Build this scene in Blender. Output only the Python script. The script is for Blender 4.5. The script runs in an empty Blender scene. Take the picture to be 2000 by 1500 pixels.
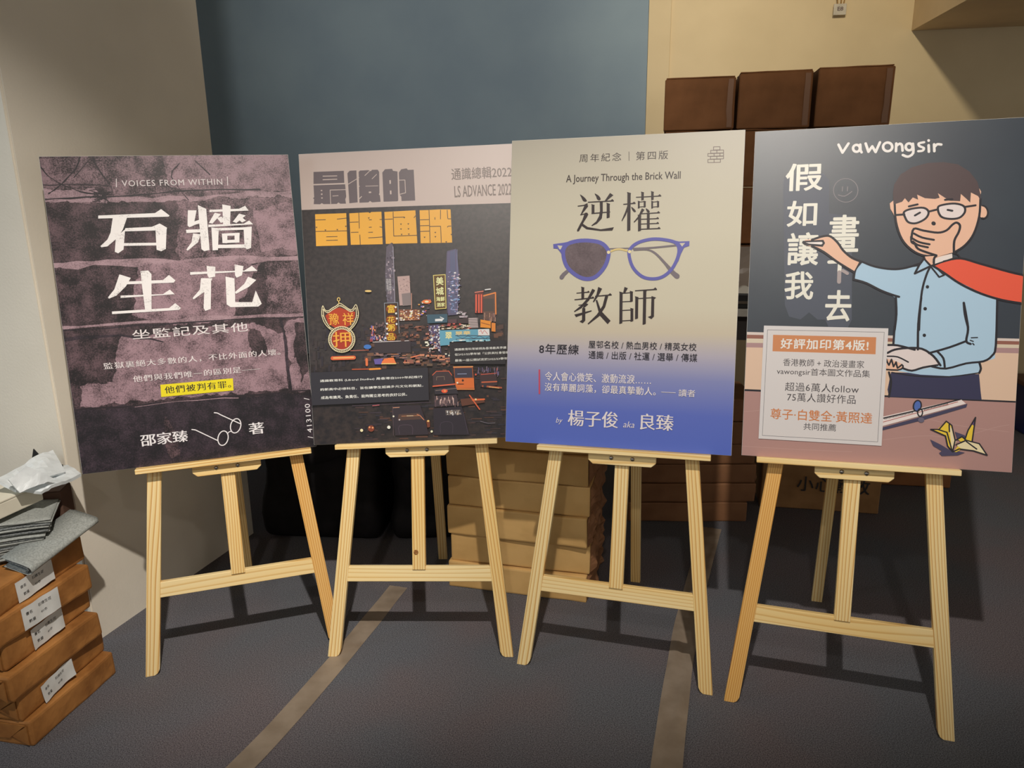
import bpy, bmesh, math, random
from mathutils import Vector, Matrix, noise
from mathutils.geometry import tessellate_polygon

random.seed(7)
SC = bpy.context.scene
COL = SC.collection
PI = math.pi

# ------------------------------------------------------------------ camera
PITCH, ROLL, CAM_H, F_PX = 0.25594, -0.01333, 1.3466, 1473.5
_cp, _sp, _c, _s = math.cos(PITCH), math.sin(PITCH), math.cos(ROLL), math.sin(ROLL)
_r, _u, _f = Vector((1, 0, 0)), Vector((0, _sp, _cp)), Vector((0, _cp, -_sp))
_right, _up = _c * _r + _s * _u, -_s * _r + _c * _u
cam_data = bpy.data.cameras.new('camera')
cam_data.sensor_width = 36.0
cam_data.lens = 36.0 * F_PX / 2000.0
cam_data.clip_start = 0.02
cam = bpy.data.objects.new('camera', cam_data)
COL.objects.link(cam)
_m = Matrix((_right, _up, -_f)).transposed().to_4x4()
_m.translation = Vector((0, 0, CAM_H))
cam.matrix_world = _m
SC.camera = cam

# ------------------------------------------------------------------ world, lights, exposure
SC.view_settings.view_transform = 'Standard'
SC.view_settings.look = 'None'
SC.view_settings.exposure = 0.0
SC.view_settings.gamma = 1.0
SC.view_settings.use_curve_mapping = False
world = bpy.data.worlds.new('world')
SC.world = world
world.use_nodes = True
_bg = world.node_tree.nodes['Background']
_bg.inputs[0].default_value = (1.0, 0.93, 0.84, 1)
_bg.inputs[1].default_value = 0.44


def spot(name, loc, target, energy, color, size_deg, blend, radius):
    l = bpy.data.lights.new(name, 'SPOT')
    l.energy, l.color = energy, color
    l.spot_size, l.spot_blend = math.radians(size_deg), blend
    l.shadow_soft_size = radius
    o = bpy.data.objects.new(name, l)
    COL.objects.link(o)
    o.location = loc
    d = Vector(target) - Vector(loc)
    o.rotation_euler = d.to_track_quat('-Z', 'Y').to_euler()
    return o


WARM = (1.0, 0.92, 0.83)
# the main track lamp has an oval beam that washes the row of posters and leaves the near floor dim
main_lamp = spot('track_spot', (0.08, 0.05, 3.28), (0.06, 2.30, 0.50), 250, WARM, 35, 0.85, 0.03)
main_lamp.scale = (3.6, 1.0, 1.0)
spot('track_spot', (0.06, 0.05, 3.28), (-1.08, 2.28, -0.05), 185, WARM, 32, 1.0, 0.03)
spot('track_spot', (-0.35, -1.55, 3.28), (0.10, 2.2, 0.95), 82, WARM, 44, 0.9, 0.045)
spot('wall_flood', (-0.3, 0.3, 3.3), (0.0, 4.5, 2.35), 250, (1.0, 0.92, 0.82), 54, 0.9, 0.08)
spot('wall_flood', (0.5, 0.3, 3.3), (1.7, 4.4, 2.6), 300, (1.0, 0.86, 0.64), 46, 0.9, 0.08)
spot('daylight_window', (-4.2, 0.2, 2.0), (-1.7, 2.1, 1.1), 90, (0.62, 0.84, 1.0), 60, 0.8, 0.5)


# ------------------------------------------------------------------ materials
def lin(c):
    c /= 255.0
    return c / 12.92 if c <= 0.04045 else ((c + 0.055) / 1.055) ** 2.4


def srgb(r, g, b):
    return (lin(r), lin(g), lin(b), 1.0)


_mats = {}


def new_mat(name, rough=0.5, spec=0.5):
    m = bpy.data.materials.new(name)
    m.use_nodes = True
    b = m.node_tree.nodes['Principled BSDF']
    b.inputs['Roughness'].default_value = rough
    b.inputs['Specular IOR Level'].default_value = spec
    return m, m.node_tree, b


def flat(name, rgb, rough=0.5, spec=0.5):
    """plain colour, albedo given as sRGB 0-255, with a faint procedural unevenness"""
    key = (name, rgb, rough)
    if key in _mats:
        return _mats[key]
    m, nt, b = new_mat(name, rough, spec)
    b.inputs['Base Color'].default_value = srgb(*rgb)
    _mats[key] = m
    return m


INK_K = 0.85      # printed white reflects about this much of the room's light in the photograph


def ink(r, g, b):
    """printing ink whose colour is read from the photograph and divided by the illumination"""
    key = ('ink', r, g, b)
    if key in _mats:
        return _mats[key]
    m, nt, bs = new_mat('printing_ink', 0.38, 0.65)
    bs.inputs['Base Color'].default_value = tuple(min(0.86, lin(x) / INK_K) for x in (r, g, b)) + (1,)
    _mats[key] = m
    return m


def noisy(name, c1, c2, scale=8.0, rough=0.8, detail=4.0, bump=0.0, spec=0.3, stretch=(1, 1, 1), lo=0.35, hi=0.65, bscale=None):
    m, nt, b = new_mat(name, rough, spec)
    N, L = nt.nodes, nt.links
    tc = N.new('ShaderNodeTexCoord')
    mp = N.new('ShaderNodeMapping')
    mp.inputs['Scale'].default_value = stretch
    L.new(tc.outputs['Object'], mp.inputs['Vector'])
    nz = N.new('ShaderNodeTexNoise')
    nz.inputs['Scale'].default_value = scale
    nz.inputs['Detail'].default_value = detail
    L.new(mp.outputs['Vector'], nz.inputs['Vector'])
    cr = N.new('ShaderNodeValToRGB')
    cr.color_ramp.elements[0].position, cr.color_ramp.elements[1].position = lo, hi
    cr.color_ramp.elements[0].color, cr.color_ramp.elements[1].color = srgb(*c1), srgb(*c2)
    L.new(nz.outputs['Fac'], cr.inputs['Fac'])
    L.new(cr.outputs['Color'], b.inputs['Base Color'])
    if bump:
        bp = N.new('ShaderNodeBump')
        bp.inputs['Strength'].default_value = bump
        bp.inputs['Distance'].default_value = 0.004
        if bscale:
            n2 = N.new('ShaderNodeTexNoise')
            n2.inputs['Scale'].default_value = bscale
            L.new(tc.outputs['Object'], n2.inputs['Vector'])
            L.new(n2.outputs['Fac'], bp.inputs['Height'])
        else:
            L.new(nz.outputs['Fac'], bp.inputs['Height'])
        L.new(bp.outputs['Normal'], b.inputs['Normal'])
    return m


def pine(name='pine_wood', light=(248, 226, 172), mid=(244, 214, 150), dark=(206, 150, 74), freq=38, bend=0.06):
    m, nt, b = new_mat(name, 0.45, 0.35)
    N, L = nt.nodes, nt.links
    tc = N.new('ShaderNodeTexCoord')
    oi = N.new('ShaderNodeObjectInfo')
    ad = N.new('ShaderNodeVectorMath')
    sc = N.new('ShaderNodeVectorMath')
    sc.operation = 'SCALE'
    cx = N.new('ShaderNodeCombineXYZ')
    L.new(oi.outputs['Random'], cx.inputs['X'])
    L.new(oi.outputs['Random'], cx.inputs['Y'])
    L.new(oi.outputs['Random'], cx.inputs['Z'])
    L.new(cx.outputs[0], sc.inputs[0])
    sc.inputs['Scale'].default_value = 7.0
    L.new(tc.outputs['Object'], ad.inputs[0])
    L.new(sc.outputs[0], ad.inputs[1])
    mp = N.new('ShaderNodeMapping')
    mp.inputs['Scale'].default_value = (1, 0.10, 0.6)
    L.new(ad.outputs[0], mp.inputs['Vector'])
    wn = N.new('ShaderNodeTexNoise')          # slow drift that bends the grain lines
    wn.inputs['Scale'].default_value = 9
    wn.inputs['Detail'].default_value = 1
    L.new(mp.outputs[0], wn.inputs['Vector'])
    ws = N.new('ShaderNodeVectorMath')
    ws.operation = 'MULTIPLY_ADD'
    ws.inputs[1].default_value = (bend, 0, 0)
    L.new(wn.outputs['Color'], ws.inputs[0])
    L.new(mp.outputs[0], ws.inputs[2])
    wv = N.new('ShaderNodeTexWave')
    wv.wave_type, wv.bands_direction, wv.wave_profile = 'BANDS', 'X', 'SAW'
    wv.inputs['Scale'].default_value = freq
    wv.inputs['Distortion'].default_value = 1.2
    wv.inputs['Detail'].default_value = 2.0
    wv.inputs['Detail Scale'].default_value = 0.6
    L.new(ws.outputs[0], wv.inputs['Vector'])
    cr = N.new('ShaderNodeValToRGB')
    e = cr.color_ramp.elements
    e[0].position, e[0].color = 0.0, srgb(*light)
    e[1].position, e[1].color = 1.0, srgb(*light)
    x = e.new(0.62)
    x.color = srgb(*mid)
    x = e.new(0.86)
    x.color = srgb(*dark)
    L.new(wv.outputs['Fac'], cr.inputs['Fac'])
    nz = N.new('ShaderNodeTexNoise')
    nz.inputs['Scale'].default_value = 10
    L.new(mp.outputs[0], nz.inputs['Vector'])
    c2 = N.new('ShaderNodeValToRGB')
    c2.color_ramp.elements[0].position, c2.color_ramp.elements[1].position = 0.35, 0.6
    c2.color_ramp.elements[0].color = (0.96, 0.84, 0.62, 1)
    c2.color_ramp.elements[1].color = (1, 1, 1, 1)
    L.new(nz.outputs['Fac'], c2.inputs['Fac'])
    mx = N.new('ShaderNodeMixRGB')
    mx.blend_type = 'MULTIPLY'
    L.new(cr.outputs['Color'], mx.inputs['Color1'])
    L.new(c2.outputs['Color'], mx.inputs['Color2'])
    mx.inputs['Fac'].default_value = 0.8
    L.new(mx.outputs['Color'], b.inputs['Base Color'])
    return m


PINE = pine()
PINE_PLAIN = pine('plain_pine_wood', (250, 228, 174), (248, 222, 164), (228, 190, 122), 19, 0.09)
PINE_ORANGE = pine('orange_pine_wood', (240, 204, 138), (234, 186, 110), (202, 132, 58), 52, 0.03)


def carpet():
    m, nt, b = new_mat('grey_carpet', 0.95, 0.1)
    N, L = nt.nodes, nt.links
    tc = N.new('ShaderNodeTexCoord')
    n1 = N.new('ShaderNodeTexNoise')
    n1.inputs['Scale'].default_value = 330
    n1.inputs['Detail'].default_value = 4
    n1.inputs['Roughness'].default_value = 0.7
    n2 = N.new('ShaderNodeTexNoise')
    n2.inputs['Scale'].default_value = 2.2
    n2.inputs['Detail'].default_value = 2
    for n in (n1, n2):
        L.new(tc.outputs['Object'], n.inputs['Vector'])
    c1 = N.new('ShaderNodeValToRGB')
    c1.color_ramp.elements[0].position, c1.color_ramp.elements[1].position = 0.34, 0.68
    c1.color_ramp.elements[0].color, c1.color_ramp.elements[1].color = srgb(54, 53, 56), srgb(132, 129, 132)
    L.new(n1.outputs['Fac'], c1.inputs['Fac'])
    c2 = N.new('ShaderNodeValToRGB')
    c2.color_ramp.elements[0].position, c2.color_ramp.elements[1].position = 0.4, 0.62
    c2.color_ramp.elements[0].color, c2.color_ramp.elements[1].color = (0.92, 1.0, 1.06, 1), (1.06, 0.97, 0.98, 1)
    L.new(n2.outputs['Fac'], c2.inputs['Fac'])
    mx = N.new('ShaderNodeMixRGB')
    mx.blend_type = 'MULTIPLY'
    mx.inputs['Fac'].default_value = 1
    L.new(c1.outputs['Color'], mx.inputs['Color1'])
    L.new(c2.outputs['Color'], mx.inputs['Color2'])
    L.new(mx.outputs['Color'], b.inputs['Base Color'])
    bp = N.new('ShaderNodeBump')
    bp.inputs['Strength'].default_value = 0.3
    bp.inputs['Distance'].default_value = 0.002
    L.new(n1.outputs['Fac'], bp.inputs['Height'])
    L.new(bp.outputs['Normal'], b.inputs['Normal'])
    return m


def stone(name, c1, c2, lo=0.42, hi=0.6, scale=260.0, coarse=22.0):
    """printed photograph of an old stone wall: fine speckle over broad patches"""
    m, nt, b = new_mat(name, 0.38, 0.65)
    N, L = nt.nodes, nt.links
    tc = N.new('ShaderNodeTexCoord')
    acc = None
    for sc_, wt, rg in ((scale, 0.62, 0.85), (coarse, 0.38, 0.6)):
        n1 = N.new('ShaderNodeTexNoise')
        n1.inputs['Scale'].default_value = sc_
        n1.inputs['Detail'].default_value = 8
        n1.inputs['Roughness'].default_value = rg
        L.new(tc.outputs['Object'], n1.inputs['Vector'])
        ma = N.new('ShaderNodeMath')
        ma.operation = 'MULTIPLY_ADD'
        ma.inputs[1].default_value = wt
        ma.inputs[2].default_value = 0
        L.new(n1.outputs['Fac'], ma.inputs[0])
        if acc:
            L.new(acc.outputs[0], ma.inputs[2])
        acc = ma
    cr = N.new('ShaderNodeValToRGB')
    cr.color_ramp.elements[0].position, cr.color_ramp.elements[1].position = lo, hi
    cr.color_ramp.elements[0].color = tuple(lin(x) / INK_K for x in c1) + (1,)
    cr.color_ramp.elements[1].color = tuple(lin(x) / INK_K for x in c2) + (1,)
    L.new(acc.outputs[0], cr.inputs['Fac'])
    L.new(cr.outputs['Color'], b.inputs['Base Color'])
    return m


KRAFT = noisy('kraft_paper', (140, 92, 46), (182, 126, 68), 11, 0.55, 6, 0.7, 0.35, bscale=34)
KRAFT_FOLD = noisy('kraft_paper_fold', (136, 88, 44), (170, 116, 60), 14, 0.62, 5, 0.3, 0.3)
KRAFT_TAN = noisy('tan_wrapping_paper', (196, 156, 96), (216, 176, 114), 7, 0.65, 5, 0.3, 0.3)
KRAFT_DULL = noisy('brown_wrapping_paper', (122, 84, 56), (146, 104, 72), 7, 0.65, 5, 0.3, 0.3)
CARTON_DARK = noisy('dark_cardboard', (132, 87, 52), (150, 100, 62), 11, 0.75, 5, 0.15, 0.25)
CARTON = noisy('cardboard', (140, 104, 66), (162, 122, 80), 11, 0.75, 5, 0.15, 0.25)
TAPE_BROWN = flat('brown_packing_tape', (104, 68, 44), 0.3, 0.5)
PAPER = noisy('white_paper', (196, 198, 196), (224, 226, 224), 10, 0.6, 4, 0.2)
POLY = noisy('white_plastic_film', (198, 204, 206), (222, 228, 230), 6, 0.35, 4, 0.2)
BLACK_CLOTH = noisy('black_nylon', (14, 13, 15), (26, 24, 27), 18, 0.7, 4, 0.4)
BLACK = flat('black', (18, 17, 18), 0.5)
STEEL = new_mat('steel', 0.3, 0.5)[0]
STEEL.node_tree.nodes['Principled BSDF'].inputs['Metallic'].default_value = 1
STEEL.node_tree.nodes['Principled BSDF'].inputs['Base Color'].default_value = (0.35, 0.33, 0.3, 1)


# ------------------------------------------------------------------ object helpers
def mesh_obj(name, verts, faces, mats, parent=None, idx=None, smooth=False):
    me = bpy.data.meshes.new(name)
    me.from_pydata([tuple(v) for v in verts], [], faces)
    for m in (mats if isinstance(mats, (list, tuple)) else [mats]):
        me.materials.append(m)
    if idx:
        me.polygons.foreach_set('material_index', idx)
    if smooth:
        me.polygons.foreach_set('use_smooth', [True] * len(me.polygons))
    me.update()
    o = bpy.data.objects.new(name, me)
    COL.objects.link(o)
    if parent:
        o.parent = parent
    return o


def bm_obj(name, bm, mats, parent=None, smooth=False):
    me = bpy.data.meshes.new(name)
    bmesh.ops.recalc_face_normals(bm, faces=bm.faces)
    bm.to_mesh(me)
    bm.free()
    for m in (mats if isinstance(mats, (list, tuple)) else [mats]):
        me.materials.append(m)
    if smooth:
        me.polygons.foreach_set('use_smooth', [True] * len(me.polygons))
    o = bpy.data.objects.new(name, me)
    COL.objects.link(o)
    if parent:
        o.parent = parent
    return o


def empty(name, loc=(0, 0, 0), rz=0.0):
    o = bpy.data.objects.new(name, None)
    o.empty_display_size = 0.05
    COL.objects.link(o)
    o.location = loc
    o.rotation_euler = (0, 0, rz)
    return o


def tag(o, label, cat, group=None):
    o['label'], o['category'] = label, cat
    if group:
        o['group'] = group
    return o


def struct(o):
    o['kind'] = 'structure'
    return o


def box_bm(x0, x1, y0, y1, z0, z1, bevel=0.0, cuts=0, amp=0.0, freq=6.0, seed=0, seg=2):
    bm = bmesh.new()
    bmesh.ops.create_cube(bm, size=1)
    for v in bm.verts:
        v.co = Vector((x0 + (v.co.x + .5) * (x1 - x0), y0 + (v.co.y + .5) * (y1 - y0), z0 + (v.co.z + .5) * (z1 - z0)))
    if bevel:
        bmesh.ops.bevel(bm, geom=list(bm.edges), offset=bevel, segments=seg, affect='EDGES', profile=0.6)
    if cuts:
        for _ in range(cuts):
            es = [e for e in bm.edges if e.calc_length() > 0.03]
            if es:
                bmesh.ops.subdivide_edges(bm, edges=es, cuts=1, use_grid_fill=True)
    if amp:
        off = Vector((seed * 3.7, seed * 1.3, seed * 2.1))
        for v in bm.verts:
            d = noise.noise_vector(v.co * freq + off)
            v.co += d * amp
            if v.co.z < z0:
                v.co.z = z0
    return bm


def prism(name, outline, depth_dir, mat, parent, frame, back_shift=None):
    """outline: points (x, y) in frame; extruded from z = depth_dir[0] to depth_dir[1]"""
    n = len(outline)
    z0, z1 = depth_dir
    bs = back_shift or [(0, 0)] * n
    vs = [(x + b[0], y + b[1], z0) for (x, y), b in zip(outline, bs)] + [(x, y, z1) for x, y in outline]
    fs = [list(range(n))[::-1], list(range(n, 2 * n))]
    fs += [[i, (i + 1) % n, n + (i + 1) % n, n + i] for i in range(n)]
    bm = bmesh.new()
    bv = [bm.verts.new(v) for v in vs]
    for f in fs:
        bm.faces.new([bv[i] for i in f])
    bmesh.ops.recalc_face_normals(bm, faces=bm.faces)
    bmesh.ops.bevel(bm, geom=list(bm.edges), offset=0.0012, segments=1, affect='EDGES')
    o = bm_obj(name, bm, mat, parent)
    o.matrix_local = frame
    return o


def uvsphere_bm(r, loc=(0, 0, 0), sc=(1, 1, 1), u=12, v=8):
    bm = bmesh.new()
    bmesh.ops.create_uvsphere(bm, u_segments=u, v_segments=v, radius=r)
    for w in bm.verts:
        w.co = Vector((w.co.x * sc[0] + loc[0], w.co.y * sc[1] + loc[1], w.co.z * sc[2] + loc[2]))
    return bm


def tube_obj(name, pts, r, mat, parent=None, sides=8):
    pts = [Vector(p) for p in pts]
    vs, fs = [], []
    for i, p in enumerate(pts):
        t = (pts[min(i + 1, len(pts) - 1)] - pts[max(i - 1, 0)]).normalized()
        a = t.cross(Vector((0.3, 0.2, 0.93))).normalized()
        b = t.cross(a)
        for k in range(sides):
            an = 2 * PI * k / sides
            vs.append(p + r * (math.cos(an) * a + math.sin(an) * b))
    for i in range(len(pts) - 1):
        for k in range(sides):
            fs.append([i * sides + k, i * sides + (k + 1) % sides, (i + 1) * sides + (k + 1) % sides, (i + 1) * sides + k])
    fs.append(list(range(sides))[::-1])
    fs.append([(len(pts) - 1) * sides + k for k in range(sides)])
    return mesh_obj(name, vs, fs, mat, parent, smooth=True)


# ------------------------------------------------------------------ the room
floor_bm = box_bm(-6, 6, -4, 6, -0.05, 0)
struct(bm_obj('floor', floor_bm, carpet()))

CREAM = noisy('cream_wall_paint', (214, 196, 158), (222, 204, 166), 3, 0.7, 3, 0.08, 0.3, bscale=120)
WHITE_WALL = noisy('white_column_paint', (228, 221, 206), (236, 229, 214), 3, 0.7, 3, 0.1, 0.3, bscale=150)
BLUE = noisy('blue_grey_wall_paint', (132, 152, 168), (140, 160, 174), 2.5, 0.7, 3, 0.06, 0.3, bscale=150)
SOFFIT = noisy('brown_soffit_paint', (214, 190, 152), (222, 198, 160), 4, 0.7, 3, 0.1)


def slab(name, a, b, thick, z0, z1, mat):
    """vertical slab whose face runs from a to b (2D); the thickness goes to the left of a->b"""
    a, b = Vector(a), Vector(b)
    d = (b - a).normalized()
    n = Vector((-d.y, d.x)) * thick
    q = [a, b, b + n, a + n]
    vs = [(p.x, p.y, z0) for p in q] + [(p.x, p.y, z1) for p in q]
    fs = [[0, 3, 2, 1], [4, 5, 6, 7], [0, 1, 5, 4], [1, 2, 6, 5], [2, 3, 7, 6], [3, 0, 4, 7]]
    return struct(mesh_obj(name, vs, fs, mat))


def wall_y(x):
    return 4.20 - 0.16 * (x - 2.8)


slab('wall_back', (0.62, wall_y(0.62)), (5.6, wall_y(5.6)), 0.15, 0, 3.8, CREAM)
slab('wall_blue', (-3.0, wall_y(-3.0) - 0.03), (0.773, wall_y(0.773) - 0.03), 0.16, 0, 3.8, BLUE)
slab('trim_1', (0.776, wall_y(0.776) - 0.022), (0.893, wall_y(0.893) - 0.022), 0.03, 0, 3.8, CREAM)

# column on the left: corner a is the chipped near edge, corner b the far one
_a, _b = Vector((-1.295, 2.063)), Vector((-1.055, 2.817))
_d = (_b - _a).normalized()
_l = Vector((-_d.y, _d.x)) * 3.2
_q = [_a, _b, _b + _l, _a + _l]
_bm = bmesh.new()
_lo = [_bm.verts.new((p.x, p.y, 0)) for p in _q]
_hi = [_bm.verts.new((p.x, p.y, 3.8)) for p in _q]
_bm.faces.new(_lo[::-1])
_bm.faces.new(_hi)
for i in range(4):
    _bm.faces.new([_lo[i], _lo[(i + 1) % 4], _hi[(i + 1) % 4], _hi[i]])
_es = [e for e in _bm.edges if abs(e.verts[0].co.z - e.verts[1].co.z) > 1]
bmesh.ops.bevel(_bm, geom=_es, offset=0.006, segments=2, affect='EDGES')
struct(bm_obj('wall_left', _bm, WHITE_WALL))

struct(bm_obj('ceiling', box_bm(-6, 6, -4, 6, 3.8, 3.9), noisy('ceiling_paint', (150, 144, 134), (158, 152, 142), 3, 0.8)))

# dropped soffit projecting from the back wall at the upper right
_p = Vector((2.128, wall_y(2.128)))
_al = Vector((1, -0.16)).normalized()
_nn = Vector((-0.16, -1)).normalized()
_q = [_p, _p + _al * 3.4, _p + _al * 3.4 + _nn * 1.3, _p + _nn * 1.3]
_vs = [(p.x, p.y, 2.113) for p in _q] + [(p.x, p.y, 3.8) for p in _q]
struct(mesh_obj('trim_2', _vs, [[0, 1, 2, 3], [7, 6, 5, 4], [0, 4, 5, 1], [1, 5, 6, 2], [2, 6, 7, 3], [3, 7, 4, 0]], SOFFIT))


# ------------------------------------------------------------------ easels
PW, PH = 0.6197, 0.841
EASELS = [
    dict(x=-0.7976, y=1.9661, yaw=0.3144, d=-0.0577, tilt=0.1430, prot=0.0074, hl=0.6106, rb=0.515),
    dict(x=-0.2829, y=1.9605, yaw=-0.0259, d=0.0079, tilt=0.2131, prot=0.0343, hl=0.6442, rb=0.617),
    dict(x=0.2685, y=1.8440, yaw=-0.2799, d=-0.0229, tilt=0.1872, prot=0.0166, hl=0.6560, rb=0.567),
    dict(x=0.8224, y=1.6632, yaw=-0.3031, d=0.0368, tilt=0.2176, prot=0.0227, hl=0.6735, rb=0.611),
]
EASEL_LABELS = [
    'pine display easel on the far left, holding the purple stone wall poster',
    'pine display easel holding the night street poster, box pile behind its right leg',
    'pine display easel holding the cream and blue poster with spectacles',
    'pine display easel on the far right, holding the chalkboard cartoon poster',
]


def frame2d(p0, p1, n=0.0):
    """frame in the easel plane: origin p0, local Y towards p1, local Z out of the plane"""
    d = (Vector(p1) - Vector(p0)).normalized()
    y = Vector((d.x, d.y, 0))
    z = Vector((0, 0, 1))
    x = y.cross(z)
    m = Matrix((x, y, z)).transposed().to_4x4()
    m.translation = Vector((p0[0], p0[1], n))
    return m


def make_easel(e, label, i):
    root = empty('display_easel', (e['x'], e['y'], 0), e['yaw'])
    tag(root, label, 'easel', 'pine display easels holding posters')
    t = e['tilt']
    plane = Matrix(((1, 0, 0), (0, math.sin(t), -math.cos(t)), (0, math.cos(t), math.sin(t)))).to_4x4()
    hl, top = e['hl'], 1.42
    tt = math.tan(t)
    w, th = 0.037, 0.020

    def part(name, outline, n0, n1, p0, p1, back=None, par=root, extra=Matrix(), wood=PINE):
        fr = frame2d(p0, p1)
        inv = fr.inverted()
        loc = [(inv @ Vector((a, b, 0))).to_2d() for a, b in outline]
        bs = None
        if back:
            bs = [((inv.to_3x3() @ Vector((q[0], q[1], 0))).x, (inv.to_3x3() @ Vector((q[0], q[1], 0))).y) for q in back]
        return prism(name, [tuple(q) for q in loc], (n0, n1), wood, par, plane @ extra @ fr, bs)

    # two front legs with the inner bottom corner rounded off
    for s in (-1, 1):
        fx, tx = s * 0.2577, s * 0.100
        k = (tx - fx) / top
        o = [(fx + s * w / 2, 0), (fx + s * w / 2 + k * top, top), (fx - s * w / 2 + k * top, top),
             (fx - s * w / 2 + k * 0.016, 0.016), (fx - s * w / 2 + s * 0.004, 0.005), (fx - s * w / 2 + s * 0.012, 0.0)]
        up = th * tt
        part('leg', o, -th, 0.0, (fx, 0), (tx, top), [(0, up), (0, 0), (0, 0), (0, up), (0, up), (0, up)], wood=PINE_ORANGE if (i, s) in ((3, -1), (0, 1)) else PINE)
    # cross bar, centre post, top block
    hc = 0.2488
    kk = (0.2577 - 0.100) / top

    def inner(b):
        return 0.2577 - kk * b - w / 2 + 0.002
    h2 = 0.0225
    o = [(-inner(hc - h2), hc - h2), (inner(hc - h2), hc - h2), (inner(hc + h2), hc + h2), (-inner(hc + h2), hc + h2)]
    part('cross_bar', o, -0.021, -0.002, (-0.2, hc), (0.2, hc), wood=PINE_PLAIN)
    pw = 0.0385
    part('centre_post', [(-pw / 2, hc + 0.014), (pw / 2, hc + 0.014), (pw / 2, top), (-pw / 2, top)], -0.016, 0.003, (0, hc), (0, top))
    part('top_block', [(-0.13, 1.35), (0.13, 1.35), (0.11, 1.42), (-0.11, 1.42)], -0.042, -0.0205, (-0.1, 1.38), (0.1, 1.38))
    # ledge and the bolted bracket under it
    rot = Matrix.Translation((0, hl, 0)) @ Matrix.Rotation(e['prot'], 4, 'Z')
    part('ledge', [(-0.2351, -0.0130), (0.2351, -0.0130), (0.2351, 0.0013), (-0.2351, 0.0013)], 0.0, 0.035, (-0.2351, 0), (0.2351, 0), extra=rot, wood=PINE_PLAIN if i else PINE)
    br = part('bracket', [(-0.080, -0.044), (0.080, -0.044), (0.0925, -0.033), (0.0925, -0.0132), (-0.0925, -0.0132), (-0.0925, -0.033)],
              0.0032, 0.015, (-0.09, -0.02), (0.09, -0.02), extra=rot, wood=PINE_PLAIN)
    for s in (-1, 1):
        bm = uvsphere_bm(0.0058, sc=(1, 1, 0.6), u=14, v=8)
        b = bm_obj('bolt', bm, STEEL, br, smooth=True)
        b.matrix_local = (plane @ rot @ frame2d((-0.09, -0.02), (0.09, -0.02))).inverted() @ plane @ rot @ Matrix.Translation((s * 0.029, -0.0245, 0.0155))
        b['label'] = 'round steel bolt head'
    # rear prop leg, from the hinge behind the top block down to the floor
    hp = plane @ Vector((0, 1.385, -0.043))
    ft = Vector((0, e['rb'], 0))
    d = (hp - ft).normalized()
    x = Vector((1, 0, 0))
    z = x.cross(d)
    m = Matrix((x, d, z)).transposed().to_4x4()
    m.translation = ft
    L = (hp - ft).length
    slope = d.y / d.z          # the foot is cut level with the floor
    q = 0.0185
    vs = []
    for zz in (-0.009, 0.009):
        fl = -zz * z.z / d.z
        vs += [(-q / 1.15, fl, zz), (q / 1.15, fl, zz), (q / 1.15, L, zz), (-q / 1.15, L, zz)]
    rl = mesh_obj('rear_leg', vs, [[0, 3, 2, 1], [4, 5, 6, 7], [0, 1, 5, 4], [1, 2, 6, 5], [2, 3, 7, 6], [3, 0, 4, 7]], PINE, root)
    rl.matrix_local = m
    if i == 1:
        kb = uvsphere_bm(0.008, sc=(0.9, 1.0, 0.05), u=12, v=6)
        kn = bm_obj('knot', kb, noisy('wood_knot', (120, 76, 38), (176, 124, 70), 160, 0.5), root, smooth=True)
        kn.matrix_local = plane @ Matrix.Translation((-0.008, 0.315, 0.0031))
        kn['label'] = 'dark knot in the pine'
    pr = Matrix.Translation((e['x'], e['y'], 0)) @ Matrix.Rotation(e['yaw'], 4, 'Z') @ plane
    return pr


POSTER_FRAMES = []
for i, e in enumerate(EASELS):
    pl = make_easel(e, EASEL_LABELS[i], i)
    POSTER_FRAMES.append(pl @ Matrix.Translation((e['d'], e['hl'] + 0.0015, 0.004)) @ Matrix.Rotation(e['prot'], 4, 'Z'))

# ------------------------------------------------------------------ poster art
# each poster's own flat layout was measured on the photograph; HOM turns such a reading into
# metres on the board (u from its middle, v from its bottom edge)
HOM = [
    ((0.0011632564, -0.00012952033, -0.34544569), (-0.00015363381, -0.0012871099, 1.2154039), (-0.00016205684, -8.5363097e-05, 1)),
    ((0.0014622295, -7.1436717e-05, -1.1374682), (-6.4233306e-05, -0.0014627986, 1.3135369), (7.4787037e-06, -3.4802132e-05, 1)),
    ((0.0017169296, 5.2525882e-05, -2.1035252), (0.00011822478, -0.0017654901, 1.4037538), (0.00024199629, -5.5444243e-05, 1)),
    ((0.0016070531, 7.8184289e-05, -2.8037044), (0.00010234489, -0.0017759848, 1.4314678), (0.00023347101, -2.09243e-05, 1)),
]
BOARD_T = 0.008
_glyphs = {}


def glyph_mesh(s, bold, res, track, shear):
    key = (s, bold, res, track, shear)
    if key not in _glyphs:
        cu = bpy.data.curves.new('lettering', 'FONT')
        cu.body = s
        cu.offset = bold
        cu.resolution_u = res
        cu.space_character = track
        cu.shear = shear
        ob = bpy.data.objects.new('lettering', cu)
        COL.objects.link(ob)
        dg = bpy.context.evaluated_depsgraph_get()
        me = bpy.data.meshes.new_from_object(ob.evaluated_get(dg))
        vs = [v.co.to_2d() for v in me.vertices]
        fs = [list(p.vertices) for p in me.polygons]
        bpy.data.objects.remove(ob)
        bpy.data.curves.remove(cu)
        bpy.data.meshes.remove(me)
        x0, x1 = min(v.x for v in vs), max(v.x for v in vs)
        y0, y1 = min(v.y for v in vs), max(v.y for v in vs)
        _glyphs[key] = ([((v.x - x0) / (x1 - x0), (v.y - y0) / (y1 - y0)) for v in vs], fs, (x1 - x0) / (y1 - y0))
    return _glyphs[key]


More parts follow.
